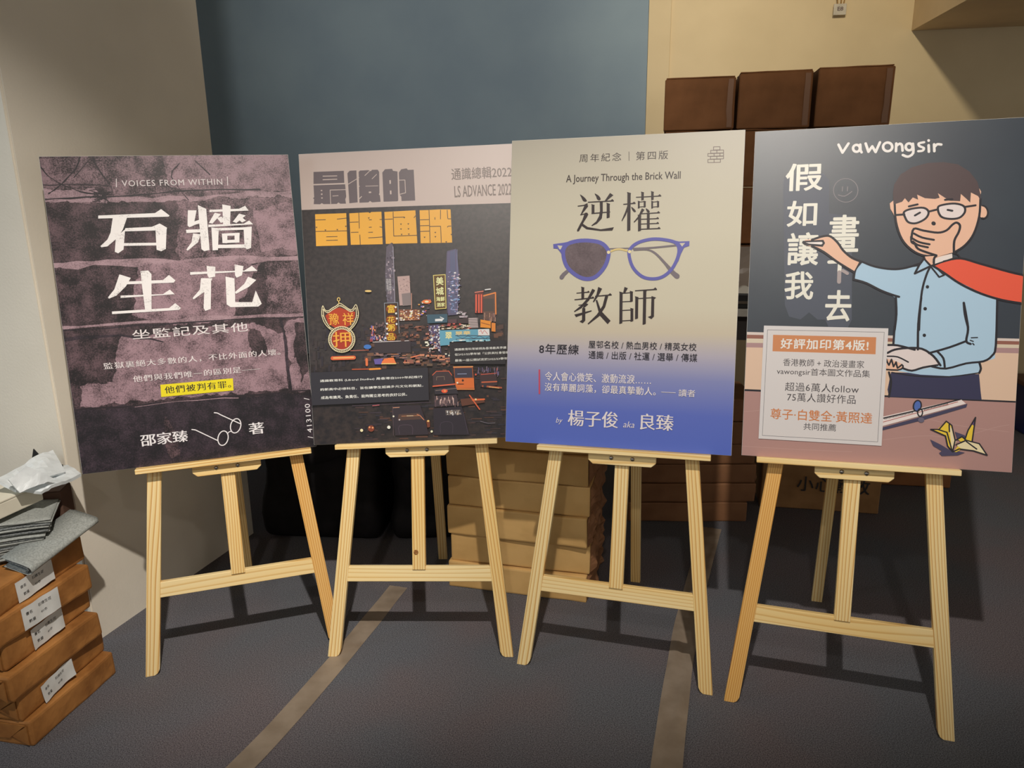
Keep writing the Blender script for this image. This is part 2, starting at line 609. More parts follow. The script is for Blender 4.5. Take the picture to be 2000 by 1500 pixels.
def smooth(pts, n=6, closed=False):
    """Catmull-Rom through the points"""
    P = [Vector(p) for p in pts]
    out = []
    m = len(P)
    for i in range(m if closed else m - 1):
        p0 = P[(i - 1) % m] if closed or i > 0 else P[0]
        p1, p2 = P[i], P[(i + 1) % m]
        p3 = P[(i + 2) % m] if closed or i + 2 < m else P[-1]
        for k in range(n):
            t = k / n
            q = 0.5 * ((2 * p1) + (p2 - p0) * t + (2 * p0 - 5 * p1 + 4 * p2 - p3) * t * t + (3 * p1 - p0 - 3 * p2 + p3) * t ** 3)
            out.append((q.x, q.y))
    if not closed:
        out.append((P[-1].x, P[-1].y))
    return out


def ell(cx, cy, rx, ry, rot=0.0, n=28, a0=0.0, a1=2 * PI):
    c, s = math.cos(rot), math.sin(rot)
    full = abs(a1 - a0 - 2 * PI) < 1e-6
    out = []
    for k in range(n if full else n + 1):
        a = a0 + (a1 - a0) * k / n
        x, y = rx * math.cos(a), ry * math.sin(a)
        out.append((cx + c * x - s * y, cy + s * x + c * y))
    return out


class Art:
    def __init__(self, i, root):
        self.h, self.root = HOM[i], root
        self.z = BOARD_T + 0.00012
        self.parts, self.order = {}, []
        self.cur = None

    def at(self, part, s, ox, oy):
        self.s, self.ox, self.oy = s, ox, oy
        if '+' in part:                     # a further part of the same name
            self.order.append(part.rstrip('+'))
            self.parts[len(self.order)] = self.cur = dict(v=[], f=[], i=[], m=[])
            self.order[-1] = (part.rstrip('+'), len(self.order))
            return self
        if part not in self.parts:
            self.parts[part] = dict(v=[], f=[], i=[], m=[])
            self.order.append(part)
        self.cur = self.parts[part]
        return self

    def uv(self, p):
        x, y = p[0] / self.s + self.ox, p[1] / self.s + self.oy
        h = self.h
        w = h[2][0] * x + h[2][1] * y + h[2][2]
        u, v = (h[0][0] * x + h[0][1] * y + h[0][2]) / w, (h[1][0] * x + h[1][1] * y + h[1][2]) / w
        return (max(-PW / 2 + .0008, min(PW / 2 - .0008, u)), max(.0008, min(PH - .0008, v)))

    def unit(self, p):
        a, b = self.uv(p), self.uv((p[0], p[1] + 1))
        return math.hypot(a[0] - b[0], a[1] - b[1])

    def add(self, uvs, faces, mat, dz=None, step=7e-6):
        c = self.cur
        if mat not in c['m']:
            c['m'].append(mat)
        k, b = c['m'].index(mat), len(c['v'])
        for j, (u, v) in enumerate(uvs):
            c['v'].append((max(-PW / 2 + .0008, min(PW / 2 - .0008, u)), max(.0008, min(PH - .0008, v)), self.z + (dz[j] if dz else 0)))
        for f in faces:
            c['f'].append([b + j for j in f])
            c['i'].append(k)
        self.z += step + (max(dz) if dz else 0)

    def poly(self, pts, mat, sm=0, rag=0.0, step=7e-6):
        if sm:
            pts = smooth(pts, sm, True)
        if rag:
            out = []
            for i, p in enumerate(pts):
                q = pts[(i + 1) % len(pts)]
                L = math.hypot(q[0] - p[0], q[1] - p[1])
                m = max(1, int(L / (rag * 0.8)))
                for k in range(m):
                    t = k / m
                    x, y = p[0] + (q[0] - p[0]) * t, p[1] + (q[1] - p[1]) * t
                    d = noise.noise_vector(Vector((x, y, 0)) / (rag * 1.7)) * rag + noise.noise_vector(Vector((x, y, 7)) / (rag * 6)) * rag * 2
                    out.append((x + d.x, y + d.y))
            pts = out
        uvs = [self.uv(p) for p in pts]
        tri = tessellate_polygon([[Vector((u, v, 0)) for u, v in uvs]])
        fs = []
        for t in tri:
            a, b, c = [uvs[j] for j in t]
            if (b[0] - a[0]) * (c[1] - a[1]) - (b[1] - a[1]) * (c[0] - a[0]) < 0:
                t = t[::-1]
            fs.append(list(t))
        self.add(uvs, fs, mat, None, step)

    def rect(self, x0, y0, x1, y1, mat):
        a, b = self.uv((x0, y0)), self.uv((x1, y1))
        u0, u1, v0, v1 = min(a[0], b[0]), max(a[0], b[0]), min(a[1], b[1]), max(a[1], b[1])
        self.add([(u0, v0), (u1, v0), (u1, v1), (u0, v1)], [[0, 1, 2, 3]], mat)

    def stroke(self, pts, w, mat, sm=0, closed=False, cap=True, jit=0.0):
        ws = list(w) if isinstance(w, (list, tuple)) else None
        if sm:
            n0 = len(pts)
            pts = smooth(pts, sm, closed)
            if ws:
                m = len(pts)
                ws = [ws[min(int(k / (m - 1) * (n0 - 1)), n0 - 2)] * (1 - (k / (m - 1) * (n0 - 1)) % 1 if k < m - 1 else 0)
                      + ws[min(int(k / (m - 1) * (n0 - 1)) + 1, n0 - 1)] * ((k / (m - 1) * (n0 - 1)) % 1 if k < m - 1 else 1) for k in range(m)]
        if closed:
            pts = list(pts) + [pts[0]]
            if ws:
                ws = ws + [ws[0]]
        un = self.unit(pts[len(pts) // 2])
        if ws is None:
            ws = [w] * len(pts)
        q = [Vector(self.uv(p)) for p in pts]
        r = [x * un / 2 for x in ws]
        if jit:
            q = [p + Vector((random.uniform(-1, 1), random.uniform(-1, 1))) * jit * un for p in q]
            r = [x * random.uniform(0.5, 1.5) for x in r]
        # split at sharp corners so that every run is a clean ribbon
        Q, Rr = [q[0]], [r[0]]
        for p, x in zip(q[1:], r[1:]):
            if (p - Q[-1]).length > 1e-6:
                Q.append(p)
                Rr.append(x)
        runs, st = [], 0
        for i in range(1, len(Q) - 1):
            a, b = (Q[i] - Q[i - 1]).normalized(), (Q[i + 1] - Q[i]).normalized()
            if a.dot(b) < 0.45:
                runs.append((st, i))
                st = i
        runs.append((st, len(Q) - 1))
        vs, fs, dz, zz = [], [], [], 0.0
        for (i0, i1) in runs:
            zz += 5e-6
            ring = []
            for i in range(i0, i1 + 1):
                a = (Q[i] - Q[i - 1]).normalized() if i > i0 else None
                b = (Q[i + 1] - Q[i]).normalized() if i < i1 else None
                d = ((a or b) + (b or a)).normalized()
                n = Vector((-d.y, d.x))
                kk = 1.0
                if a and b:
                    kk = min(1.5, 1 / max(0.3, d.dot(a)))
                ring.append((Q[i], n * Rr[i] * kk, d))
            b0 = len(vs)
            for j, (p, n, d) in enumerate(ring):
                vs += [p - n, p + n]
                zz += 8e-7
                dz += [zz, zz]
            for j in range(len(ring) - 1):
                fs.append([b0 + 2 * j, b0 + 2 * j + 2, b0 + 2 * j + 3, b0 + 2 * j + 1])
            if cap:
                for (p, n, d), sg, e0, zc in ((ring[0], -1, b0, dz[b0]), (ring[-1], 1, b0 + 2 * (len(ring) - 1), zz)):
                    R_ = n.length
                    if R_ < 1e-6:
                        continue
                    bb = len(vs)
                    for k in range(1, 5):
                        an = PI * k / 5
                        # from the right side (-n) round the end to the left side (+n)
                        vs.append(p - n * math.cos(an) + d * sg * R_ * math.sin(an))
                        dz.append(zc)
                    f = [e0] + [bb + k for k in range(4)] + [e0 + 1]
                    fs.append(f if sg > 0 else f[::-1])
        self.add([(v.x, v.y) for v in vs], fs, mat, dz)

    def text(self, s, bl, tr, mat, bold=0.0, ming=0.0, res=2, track=1.0, shear=0.0, rot=False, fat=0.0):
        if bold > 0 and not fat:           # heavier weight: overprint slightly shifted copies
            fat, bold = bold * 0.9, 0.0
        n, fs, asp = glyph_mesh(s, bold, res, track, shear)
        a, b = self.uv(bl), self.uv(tr)
        u0, u1, v0, v1 = min(a[0], b[0]), max(a[0], b[0]), min(a[1], b[1]), max(a[1], b[1])
        vs, ff, dz = [], [], []
        sh = [(-ming, 0), (0, 0), (ming, 0)] if ming else [(0, 0)]
        if fat:
            sh = [(fat * math.cos(a), fat * math.sin(a)) for a in [2 * PI * k / (10 if fat > 0.015 else 6) for k in range(10 if fat > 0.015 else 6)]] + [(0, 0)]
        for m, (k, l) in enumerate(sh):
            o = len(vs)
            if rot:
                vs += [(u1 - y * (u1 - u0), v0 + x * (v1 - v0)) for x, y in n]
            else:
                vs += [(u0 + x * (u1 - u0) + k * (v1 - v0), v0 + y * (v1 - v0) + l * (v1 - v0)) for x, y in n]
            ff += [[o + j for j in f] for f in fs]
            dz += [m * 8e-6] * len(n)
        self.z += 1e-5
        self.add(vs, ff, mat, dz)

    def heng(self, x0, x1, y, y1, t, tri, mat):
        """horizontal stroke of a Ming face: thin bar with a triangular end"""
        self.poly([(x0, y - t / 2), (x1 - tri * 1.1, y1 - t / 2), (x1 - tri * 0.55, y1 - tri * 0.62), (x1, y1 - t * 0.2), (x1 - t * .3, y1 + t / 2), (x0, y + t / 2)], mat)

    def vert(self, x, y0, y1, w, mat, dx=0.0):
        """vertical stroke of a Ming face with a slanted head"""
        self.poly([(x - w * 0.62, y0 - w * 0.12), (x + w * 0.6, y0 + w * 0.22), (x + w / 2 + dx * .1, y0 + w * 0.6), (x + w / 2 + dx, y1 - w * .25), (x + dx - w * .2, y1), (x - w / 2 + dx, y1), (x - w / 2, y0 + w * 0.4)], mat)

    def finish(self):
        for k in self.order:
            c = self.parts[k[1] if isinstance(k, tuple) else k]
            o = mesh_obj(k[0] if isinstance(k, tuple) else k, c['v'], c['f'], c['m'], self.root, c['i'])


def make_board(i, label, edge_mat, face_mat):
    root = empty('poster_board')
    root.matrix_world = POSTER_FRAMES[i]
    tag(root, label, 'poster', 'display posters standing on the easels')
    bm = bmesh.new()
    bmesh.ops.create_cube(bm, size=1)
    for v in bm.verts:
        v.co = Vector((v.co.x * PW, (v.co.y + .5) * PH, (v.co.z + .5) * BOARD_T))
    bmesh.ops.bevel(bm, geom=list(bm.edges), offset=0.0006, segments=1, affect='EDGES')
    for f in bm.faces:
        f.material_index = 1 if f.normal.z > 0.9 else 0
    bm_obj('foam_board', bm, [edge_mat, face_mat], root)
    return Art(i, root)


FOAM = flat('white_foam', (222, 220, 214), 0.7, 0.2)

# ---- poster one: old stone wall in purple tones
st_mid = stone('stone_print_mid', (28, 20, 24), (136, 110, 117), 0.455, 0.565)
st_dark = stone('stone_print_dark', (20, 15, 19), (98, 76, 82), 0.465, 0.59)
st_deep = stone('stone_print_deep', (17, 14, 21), (70, 55, 66), 0.46, 0.63)
st_light = stone('stone_print_light', (46, 33, 38), (150, 122, 130), 0.41, 0.54)
st_pale = stone('stone_print_mortar', (80, 62, 68), (160, 133, 140), 0.39, 0.54)
A = make_board(0, 'poster with pale title lettering over a purple stone wall, leftmost of the four', FOAM, st_dark)
R1, R2 = (3.3333, 0, 250), (3.7037, 100, 600)
A.at('stone_wall_print', *R1)
A.poly([(250, 185), (1885, 160), (1925, 450), (1300, 470), (700, 480), (290, 500)], st_mid, 0, 14)
A.poly([(1050, 170), (1885, 160), (1915, 420), (1400, 420), (1100, 380)], st_light, 0, 14)
A.poly([(290, 420), (560, 400), (700, 440), (690, 480), (300, 470)], st_pale, 0, 14)
A.stroke([(300, 475), (700, 470), (1100, 470), (1500, 445), (1920, 425)], 34, st_pale, 4, jit=6)
A.poly([(340, 500), (1150, 480), (1160, 900), (360, 910)], st_dark, 0, 14)
A.poly([(1150, 480), (1920, 440), (1950, 830), (1160, 880)], st_mid, 0, 14)
A.poly([(1650, 520), (1920, 480), (1945, 800), (1700, 800)], st_light, 0, 14)
A.stroke([(350, 905), (700, 890), (1050, 885), (1500, 862), (1950, 845)], 40, st_pale, 4, jit=7)
A.poly([(900, 890), (1400, 860), (1700, 900), (1500, 1260), (1150, 1280), (850, 1240)], st_light, 0, 14)
A.poly([(370, 940), (880, 930), (860, 1270), (420, 1290)], st_dark, 0, 14)
A.poly([(1720, 900), (1955, 860), (1990, 1220), (1740, 1230)], st_mid, 0, 14)
A.stroke([(420, 1310), (900, 1275), (1400, 1245), (1985, 1215)], 26, st_pale, 4, jit=6)
A.stroke([(420, 1330), (900, 1295), (1400, 1262), (1985, 1232)], 7, st_deep, 4, jit=5)
A.at('stone_wall_print', *R2)
A.poly([(105, 230), (500, 190), (900, 230), (880, 420), (400, 700), (170, 730)], st_dark, 0, 14)
A.poly([(500, 230), (900, 200), (1450, 120), (1680, 200), (1700, 590), (1200, 640), (600, 680), (450, 560)], st_light, 0, 14)
A.poly([(230, 560), (700, 540), (900, 650), (500, 700), (220, 735)], st_light, 0, 14)
A.poly([(1420, 150), (1520, 200), (1560, 330), (1440, 370), (1400, 260)], st_dark, 0, 14)
A.poly([(1690, 95), (1850, 80), (1885, 590), (1720, 600)], st_light, 0, 14)
A.poly([(1760, 130), (1845, 110), (1870, 420), (1800, 540), (1750, 330)], st_dark, 0, 14)
A.stroke([(1660, 90), (1690, 300), (1725, 600)], 16, st_deep, 4, jit=5)
A.stroke([(100, 245), (500, 215), (800, 255)], 18, st_deep, 3, jit=6)
A.poly([(170, 750), (700, 705), (1885, 605), (1910, 1010), (228, 1210)], st_deep, 0, 14)
A.stroke([(165, 752), (600, 715), (1000, 680), (1500, 630), (1890, 600)], 10, ink(34, 26, 32), 4, jit=7)
A.stroke([(600, 725), (900, 690), (1350, 655)], 5, st_pale, 3, jit=6)
A.poly([(820, 800), (900, 900), (930, 1080), (860, 1090), (800, 950)], st_dark, 0, 14)
A.at('barbed_wire_print', *R1)
wire = ink(34, 28, 34)
A.stroke([(285, 380), (500, 375), (720, 382)], 7, wire, 3, jit=3)
A.stroke([(295, 472), (560, 458), (900, 440), (1300, 405), (1700, 400)], 9, wire, 3, jit=3)
A.stroke([(265, 260), (330, 330), (420, 380), (560, 430), (690, 440)], 8, wire, 4, jit=3)
A.stroke([(520, 190), (490, 270), (400, 370), (320, 435)], 8, wire, 4, jit=3)
A.stroke([(600, 190), (650, 290), (715, 370)], 8, wire, 4, jit=3)
A.stroke([(590, 200), (480, 330)], 5, wire, 0, jit=3)
for k in range(46):
    cx, cy = random.gauss(650, 28), random.gauss(445, 22)
    a = random.uniform(0, PI)
    A.stroke([(cx - 26 * math.cos(a), cy - 22 * math.sin(a)), (cx + 26 * math.cos(a), cy + 22 * math.sin(a))], 4, wire)
A.stroke([(1170, 230), (1120, 320), (1230, 470)], 5, st_deep, 3, jit=3)
A.stroke([(1270, 210), (1370, 300)], 5, st_deep, 0, jit=3)
A.at('title_lettering', *R1)
W = stone('pale_title_ink', (120, 112, 112), (226, 222, 220), 0.36, 0.46, 220, 20)
for pts in [
    # shi
    [(640, 578), (1010, 560), (1050, 533), (1105, 575), (1100, 583), (640, 598)],
    [(735, 590), (830, 585), (800, 670), (770, 720), (700, 780), (660, 786), (655, 778), (700, 735), (720, 690)],
    [(755, 720), (815, 668), (805, 800), (770, 825), (748, 815)],
    [(815, 660), (990, 650), (1040, 628), (1088, 655), (1085, 672), (815, 681)],
    [(1012, 656), (1086, 655), (1080, 795), (1050, 810), (1020, 800)],
    [(806, 758), (1022, 754), (1022, 772), (806, 776)],
    # qiang
    [(1290, 505), (1345, 530), (1365, 800), (1330, 808), (1312, 795)],
    [(1225, 540), (1282, 540), (1262, 640), (1235, 652), (1222, 640)],
    [(1240, 622), (1305, 600), (1305, 625), (1240, 645)],
    [(1212, 668), (1320, 664), (1320, 684), (1215, 690)],
    [(1258, 692), (1308, 698), (1290, 750), (1222, 806), (1214, 798), (1248, 750)],
    [(1366, 536), (1560, 528), (1600, 508), (1622, 540), (1366, 552)],
    [(1450, 500), (1505, 510), (1500, 640), (1455, 640)],
    [(1400, 556), (1442, 564), (1385, 627), (1362, 622)],
    [(1415, 590), (1445, 580), (1465, 612), (1440, 622)],
    [(1560, 560), (1604, 572), (1542, 622), (1518, 614)],
    [(1545, 590), (1570, 578), (1605, 606), (1578, 618)],
    [(1358, 634), (1590, 626), (1625, 605), (1652, 630), (1358, 650)],
    [(1378, 652), (1426, 657), (1420, 800), (1385, 803)],
    [(1426, 656), (1590, 650), (1590, 666), (1426, 673)],
    [(1588, 650), (1642, 645), (1636, 785), (1610, 795), (1594, 785)],
    [(1418, 766), (1600, 762), (1600, 785), (1418, 788)],
    [(1446, 692), (1482, 690), (1482, 755), (1450, 755)], [(1482, 690), (1562, 686), (1562, 704), (1482, 707)],
    [(1528, 690), (1562, 686), (1560, 750), (1530, 752)], [(1450, 735), (1560, 731), (1560, 750), (1450, 755)],
    # sheng
    [(778, 962), (852, 985), (820, 1040), (760, 1100), (710, 1121), (704, 1112), (745, 1060)],
    [(800, 1010), (1060, 998), (1100, 965), (1142, 1000), (1130, 1015), (800, 1028)],
    [(915, 940), (965, 936), (986, 960), (986, 1200), (945, 1200), (925, 1040)],
    [(785, 1100), (1060, 1090), (1105, 1060), (1137, 1090), (785, 1116)],
    [(730, 1204), (1100, 1180), (1140, 1148), (1177, 1180), (1165, 1192), (730, 1221)],
    # hua
    [(1238, 945), (1590, 934), (1640, 902), (1677, 935), (1238, 963)],
    [(1345, 904), (1402, 910), (1400, 975), (1360, 983), (1350, 965)],
    [(1528, 894), (1586, 905), (1575, 965), (1540, 981), (1530, 965)],
    [(1308, 985), (1382, 985), (1350, 1060), (1260, 1123), (1252, 1115), (1300, 1060)],
    [(1330, 1045), (1374, 1005), (1370, 1185), (1335, 1198), (1324, 1180)],
    [(1615, 974), (1668, 995), (1620, 1040), (1535, 1086), (1528, 1075), (1590, 1020)],
    [(1468, 974), (1526, 985), (1530, 1140), (1640, 1140), (1664, 1064), (1702, 1150), (1680, 1168), (1500, 1173), (1474, 1155)],
]:
    A.poly(pts, W)
A.at('caption_lettering', *R1)
w1 = ink(208, 200, 200)
A.text('VOICES FROM WITHIN', (797, 386), (1449, 331), w1, 0.004, 0, 2, 1.15)
A.stroke([(758, 336), (759, 390)], 5, w1)
A.stroke([(1485, 318), (1487, 372)], 5, w1)
A.at('subtitle_lettering', *R2)
w2 = ink(214, 206, 206)
A.text('坐監記及其他', (590, 243), (1415, 113), w2, 0.006, 0.02, 2, 1.1)
A.at('quotation_lettering', *R2)
A.text('監獄裏絕大多數的人，不比外面的人壞。', (385, 459), (1648, 305), w2, -0.006, 0.022, 2, 1.12)
A.text('他們與我們唯一的區別是——', (595, 549), (1503, 422), w2, -0.006, 0.022, 2, 1.12)
A.at('yellow_highlight', *R2)
A.poly([(787, 566), (1308, 518), (1312, 605), (793, 653)], ink(236, 206, 24))
A.at('highlight_lettering', *R2)
A.text('他們被判有罪。', (822, 630), (1290, 534), ink(40, 34, 24), -0.004, 0.022, 2, 1.12)
A.at('author_lettering', *R2)
w3 = ink(222, 218, 220)
A.text('邵家臻', (650, 1006), (975, 886), w3, 0.0, 0.026, 2)
A.at('author_lettering+', *R2)
A.text('著', (1424, 921), (1522, 828), w3, 0.0, 0.026, 2)
A.at('number_lettering', *R2)
A.text('/ 413100 /', (1880, 944), (1818, 658), w3, 0.002, 0, 2, 1.1, rot=True)
A.at('spectacles_drawing', *R2)
A.stroke(ell(1234, 945, 36, 52, 0.25), 7, w3, 0, True)
A.stroke(ell(1325, 857, 36, 52, 0.3), 7, w3, 0, True)
A.stroke([(1266, 915), (1278, 900), (1294, 897)], 6, w3, 3)
A.stroke([(1012, 884), (1035, 887), (1060, 898), (1196, 962)], 7, w3, 3)
A.stroke([(1173, 764), (1196, 767), (1225, 782), (1358, 842)], 7, w3, 3)
A.finish()

# ---- poster two: night street
night = noisy('night_sky_print', (40, 35, 38), (58, 51, 51), 90, 0.38, 5, 0, 0.8)
A = make_board(1, 'poster of a night street with orange block lettering under a pale band, second from left', FOAM, night)
R3, R4 = (4.5455, 570, 270), (4.5455, 570, 560)
A.at('pale_band', *R3)
band = ink(186, 170, 163)
A.poly([(40, 120), (2100, 30), (2100, 570), (1915, 578), (1000, 606), (70, 641)], band)
A.at('grey_title_lettering', *R3)
g = ink(98, 88, 92)
A.poly([(190, 300), (460, 290), (465, 398), (190, 408)], g)
A.poly([(190, 420), (472, 410), (482, 520), (474, 545), (480, 583), (430, 584), (412, 572), (398, 586), (280, 588), (264, 578), (250, 589), (192, 588), (196, 545), (186, 536), (196, 525)], g)
A.poly([(492, 312), (512, 290), (572, 286), (584, 572), (510, 580)], g)
A.poly([(592, 300), (604, 288), (680, 284), (700, 294), (712, 281), (762, 280), (775, 300), (778, 490), (772, 500), (782, 510), (788, 566), (712, 572), (694, 558), (680, 572), (600, 575)], g)
A.poly([(803, 305), (828, 276), (890, 272), (898, 290), (938, 296), (945, 556), (936, 562), (815, 566)], g)
A.poly([(950, 305), (972, 276), (1020, 268), (1030, 282), (1082, 280), (1096, 555), (975, 560), (972, 520), (958, 505)], g)
for p, w in [([(275, 338), (398, 335)], 8), ([(275, 370), (398, 365)], 8), ([(338, 462), (478, 458)], 6), ([(338, 462), (344, 584)], 6), ([(362, 515), (410, 512)], 6),
             ([(495, 412), (596, 350)], 6), ([(585, 430), (600, 428)], 6), ([(594, 545), (618, 520)], 8), ([(648, 332), (690, 292)], 6), ([(712, 362), (752, 322)], 6), ([(655, 427), (765, 424)], 5),
             ([(950, 374), (1004, 372), (1010, 486), (958, 500)], 6)]:
    A.stroke(p, w, band)
for x, y, a, b in [(262, 466, 14, 10), (264, 499, 14, 12), (266, 533, 14, 10), (873, 390, 15, 32), (878, 483, 15, 32), (694, 482, 22, 12)]:
    A.rect(x - a / 2, y - b / 2, x + a / 2, y + b / 2, band)
A.at('grey_edition_lettering', *R3)
A.text('通識總輯2022', (1420, 374), (1950, 243), ink(112, 98, 92), 0.012, 0, 2)
A.text('LS ADVANCE 2022', (1447, 528), (1950, 402), ink(112, 98, 92), 0.012, 0, 2)
A.at('orange_title_lettering', *R3)
o = ink(240, 164, 62)
for pts in [[(205, 678), (483, 668), (494, 955), (215, 963)], [(510, 670), (590, 665), (680, 660), (692, 668), (706, 658), (796, 655), (808, 945), (524, 951)],
            [(822, 657), (1098, 642), (1116, 935), (900, 940), (889, 930), (874, 941), (835, 942)], [(1135, 642), (1206, 640), (1310, 634), (1410, 634), (1425, 930), (1145, 936)]]:
    A.poly(pts, o)
n = ink(74, 60, 52)
for p in [[(205, 730), (300, 727)], [(400, 722), (485, 712)], [(205, 832), (493, 826)], [(305, 880), (405, 877)], [(305, 912), (408, 909)],
          [(595, 665), (600, 805)], [(515, 750), (592, 747)], [(525, 840), (592, 838)], [(604, 860), (609, 950)], [(685, 728), (710, 727)], [(685, 795), (710, 793)], [(680, 840), (720, 838)],
          [(680, 888), (730, 886), (806, 880)], [(780, 725), (800, 724)], [(780, 790), (806, 796)],
          [(825, 724), (896, 720)], [(900, 655), (906, 872)], [(905, 706), (1000, 703)], [(905, 872), (1112, 865)], [(1085, 710), (1100, 690)],
          [(1138, 728), (1220, 725)], [(1140, 780), (1220, 778)], [(1142, 831), (1224, 828)], [(1219, 640), (1229, 932)], [(1321, 638), (1321, 722)], [(1271, 705), (1272, 726)],
          [(1224, 786), (1322, 784), (1328, 930)], [(1380, 638), (1386, 718), (1414, 718)], [(1384, 795), (1386, 784), (1416, 782)]]:
    A.stroke(p, 6, n, cap=False)
for x, y in [(298, 820), (404, 816), (218, 796), (480, 786), (970, 766), (1035, 764), (970, 810), (1037, 808), (976, 858), (1040, 855), (1275, 840), (1276, 878), (1180, 883), (1372, 924), (1418, 858), (684, 712), (1000, 708)]:
    A.poly([(x - 8, y - 5), (x + 8, y - 5), (x, y + 8)], n)
# the street itself
A.at('night_street_print', *R4)
A.poly([(600, 690), (1250, 300), (1890, 330), (1890, 1390), (205, 1410), (170, 700)], noisy('street_print', (28, 25, 30), (54, 45, 44), 60, 0.38, 6, 0, 0.65))
C = lambda *c: ink(*c)
Rc, Rd, Re = (6.52, 720, 460), (6.52, 830, 470), (6.667, 690, 690)
rnd = random.Random(3)


def speck(x0, y0, x1, y1, nn, cols, a, b):
    for _ in range(nn):
        x, y, w, h = rnd.uniform(x0, x1), rnd.uniform(y0, y1), rnd.uniform(*a), rnd.uniform(*b)
        A.poly([(x, y), (x + w, y - w * .04), (x + w, y + h), (x, y + h)], C(*rnd.choice(cols)), step=4e-6)


A.at('night_street_print', *R4)
speck(620, 330, 1400, 700, 170, [(58, 46, 46), (74, 56, 52), (50, 44, 54), (92, 66, 56), (44, 40, 50), (110, 78, 60)], (14, 70), (8, 40))
speck(180, 330, 700, 720, 60, [(48, 42, 46), (56, 48, 50), (42, 38, 46)], (10, 30), (20, 90))
speck(1420, 330, 1860, 520, 60, [(60, 48, 48), (80, 58, 52), (50, 44, 52), (104, 70, 54)], (12, 60), (8, 40))
speck(560, 1050, 1880, 1380, 110, [(46, 40, 48), (54, 46, 54), (40, 38, 48), (64, 48, 48), (86, 58, 48)], (20, 110), (4, 14))
speck(1240, 700, 1860, 1050, 80, [(52, 42, 46), (66, 48, 46), (44, 40, 50), (96, 62, 48)], (14, 70), (5, 20))
A.at('skyscraper_print', *Rc)
A.poly([(230, 150), (290, 100), (315, 130), (345, 860), (240, 870), (215, 500)], C(92, 84, 96))
speck(218, 200, 320, 850, 60, [(140, 130, 140), (70, 62, 74), (168, 150, 158), (112, 108, 124)], (6, 26), (8, 30))
A.stroke([(315, 150), (340, 860)], 8, C(152, 146, 160))
A.poly([(215, 560), (298, 552), (300, 715), (220, 720)], C(88, 84, 92))
A.text('電器', (235, 712), (290, 560), C(160, 156, 160), 0.01)
A.poly([(370, 530), (525, 518), (545, 890), (400, 900), (385, 700)], C(176, 150, 146))
A.poly([(425, 750), (540, 735), (545, 895), (440, 905)], C(128, 116, 116))
speck(385, 545, 530, 740, 30, [(150, 122, 118), (196, 170, 164), (120, 100, 100)], (5, 16), (5, 12))
A.stroke([(550, 745), (552, 940)], 8, C(204, 150, 130))
A.at('neon_sign_print', *Rc)
A.poly([(205, 870), (375, 862), (395, 1260), (225, 1350)], C(58, 40, 30))
A.stroke([(205, 870), (375, 862), (395, 1250)], 8, C(126, 134, 146))
A.stroke([(205, 870), (230, 1350)], 8, C(126, 134, 146))
for ch, y0, y1 in [('富', 890, 995), ('花', 1040, 1120), ('粥', 1135, 1225), ('品', 1255, 1340)]:
    A.poly(ell(295, (y0 + y1) / 2, 68, 58), C(128, 62, 20))
    A.text(ch, (250, y1), (335, y0), C(252, 186, 60), 0.015)
for x, y in [(350, 920), (355, 1000), (365, 1065), (240, 1130), (362, 1135), (240, 1195), (245, 1260)]:
    A.poly(ell(x, y, 13, 13, 0, 10), C(250, 236, 226))
A.at('night_street_print', *Rc)
A.poly([(390, 950), (660, 950), (660, 1085), (395, 1095)], C(120, 74, 56))
speck(395, 950, 640, 1080, 60, [(252, 214, 160), (240, 150, 80), (255, 240, 220), (170, 110, 80), (220, 180, 150)], (8, 30), (8, 16))
speck(60, 1270, 220, 1350, 26, [(250, 230, 230), (190, 110, 100), (120, 110, 170), (240, 170, 150)], (8, 26), (6, 20))
A.poly([(80, 1360), (540, 1340), (545, 1500), (80, 1510)], C(52, 44, 50))
A.stroke([(60, 1366), (540, 1346)], 7, C(214, 204, 204))
speck(400, 1130, 760, 1340, 34, [(84, 58, 52), (120, 74, 60), (64, 50, 56), (150, 100, 80)], (16, 60), (10, 34))
speck(620, 820, 800, 1030, 26, [(250, 160, 80), (210, 90, 60), (130, 110, 180), (255, 230, 220), (110, 90, 110)], (8, 34), (6, 18))
A.poly(ell(745, 850, 60, 26), C(222, 118, 62))
A.poly(ell(745, 850, 26, 12), C(255, 220, 180))
speck(40, 1100, 220, 1260, 30, [(80, 62, 66), (104, 84, 84), (62, 50, 60)], (8, 26), (14, 40))
A.at('glass_tower_print', *Rd)
A.poly([(285, 140), (400, 110), (440, 420), (420, 950), (300, 960), (270, 450)], C(88, 84, 110))
for k in range(9):
    x = 285 + k * 16
    A.stroke([(x, 160 - k * 5), (x + 6, 930)], 5, C(*rnd.choice([(128, 136, 172), (104, 96, 132), (150, 150, 182), (84, 104, 140)])))
speck(285, 400, 440, 960, 80, [(150, 160, 200), (70, 64, 90), (190, 160, 180), (110, 140, 180), (230, 220, 230)], (8, 40), (6, 18))
A.at('yellow_sign_print', *Rd)
A.poly([(112, 450), (262, 440), (274, 868), (138, 880)], C(92, 66, 30))
A.stroke([(112, 450), (262, 440), (274, 868), (138, 880)], 9, C(244, 206, 120), 0, True)
A.text('美', (150, 575), (235, 470), C(255, 232, 168), 0.0, fat=0.025)
A.text('城', (150, 700), (240, 600), C(255, 232, 168), 0.0, fat=0.025)
A.text('海鮮', (150, 780), (255, 720), C(255, 226, 160), 0.0, fat=0.025)
A.text('酒家', (158, 850), (258, 795), C(255, 226, 160), 0.0, fat=0.025)
A.at('red_sign_print', *Rd)
A.poly([(640, 660), (745, 640), (745, 930), (640, 930)], C(96, 40, 36))
for x in (655, 690, 722):
    A.stroke([(x, 690), (x, 925)], 18, C(240, 96, 72), cap=False)
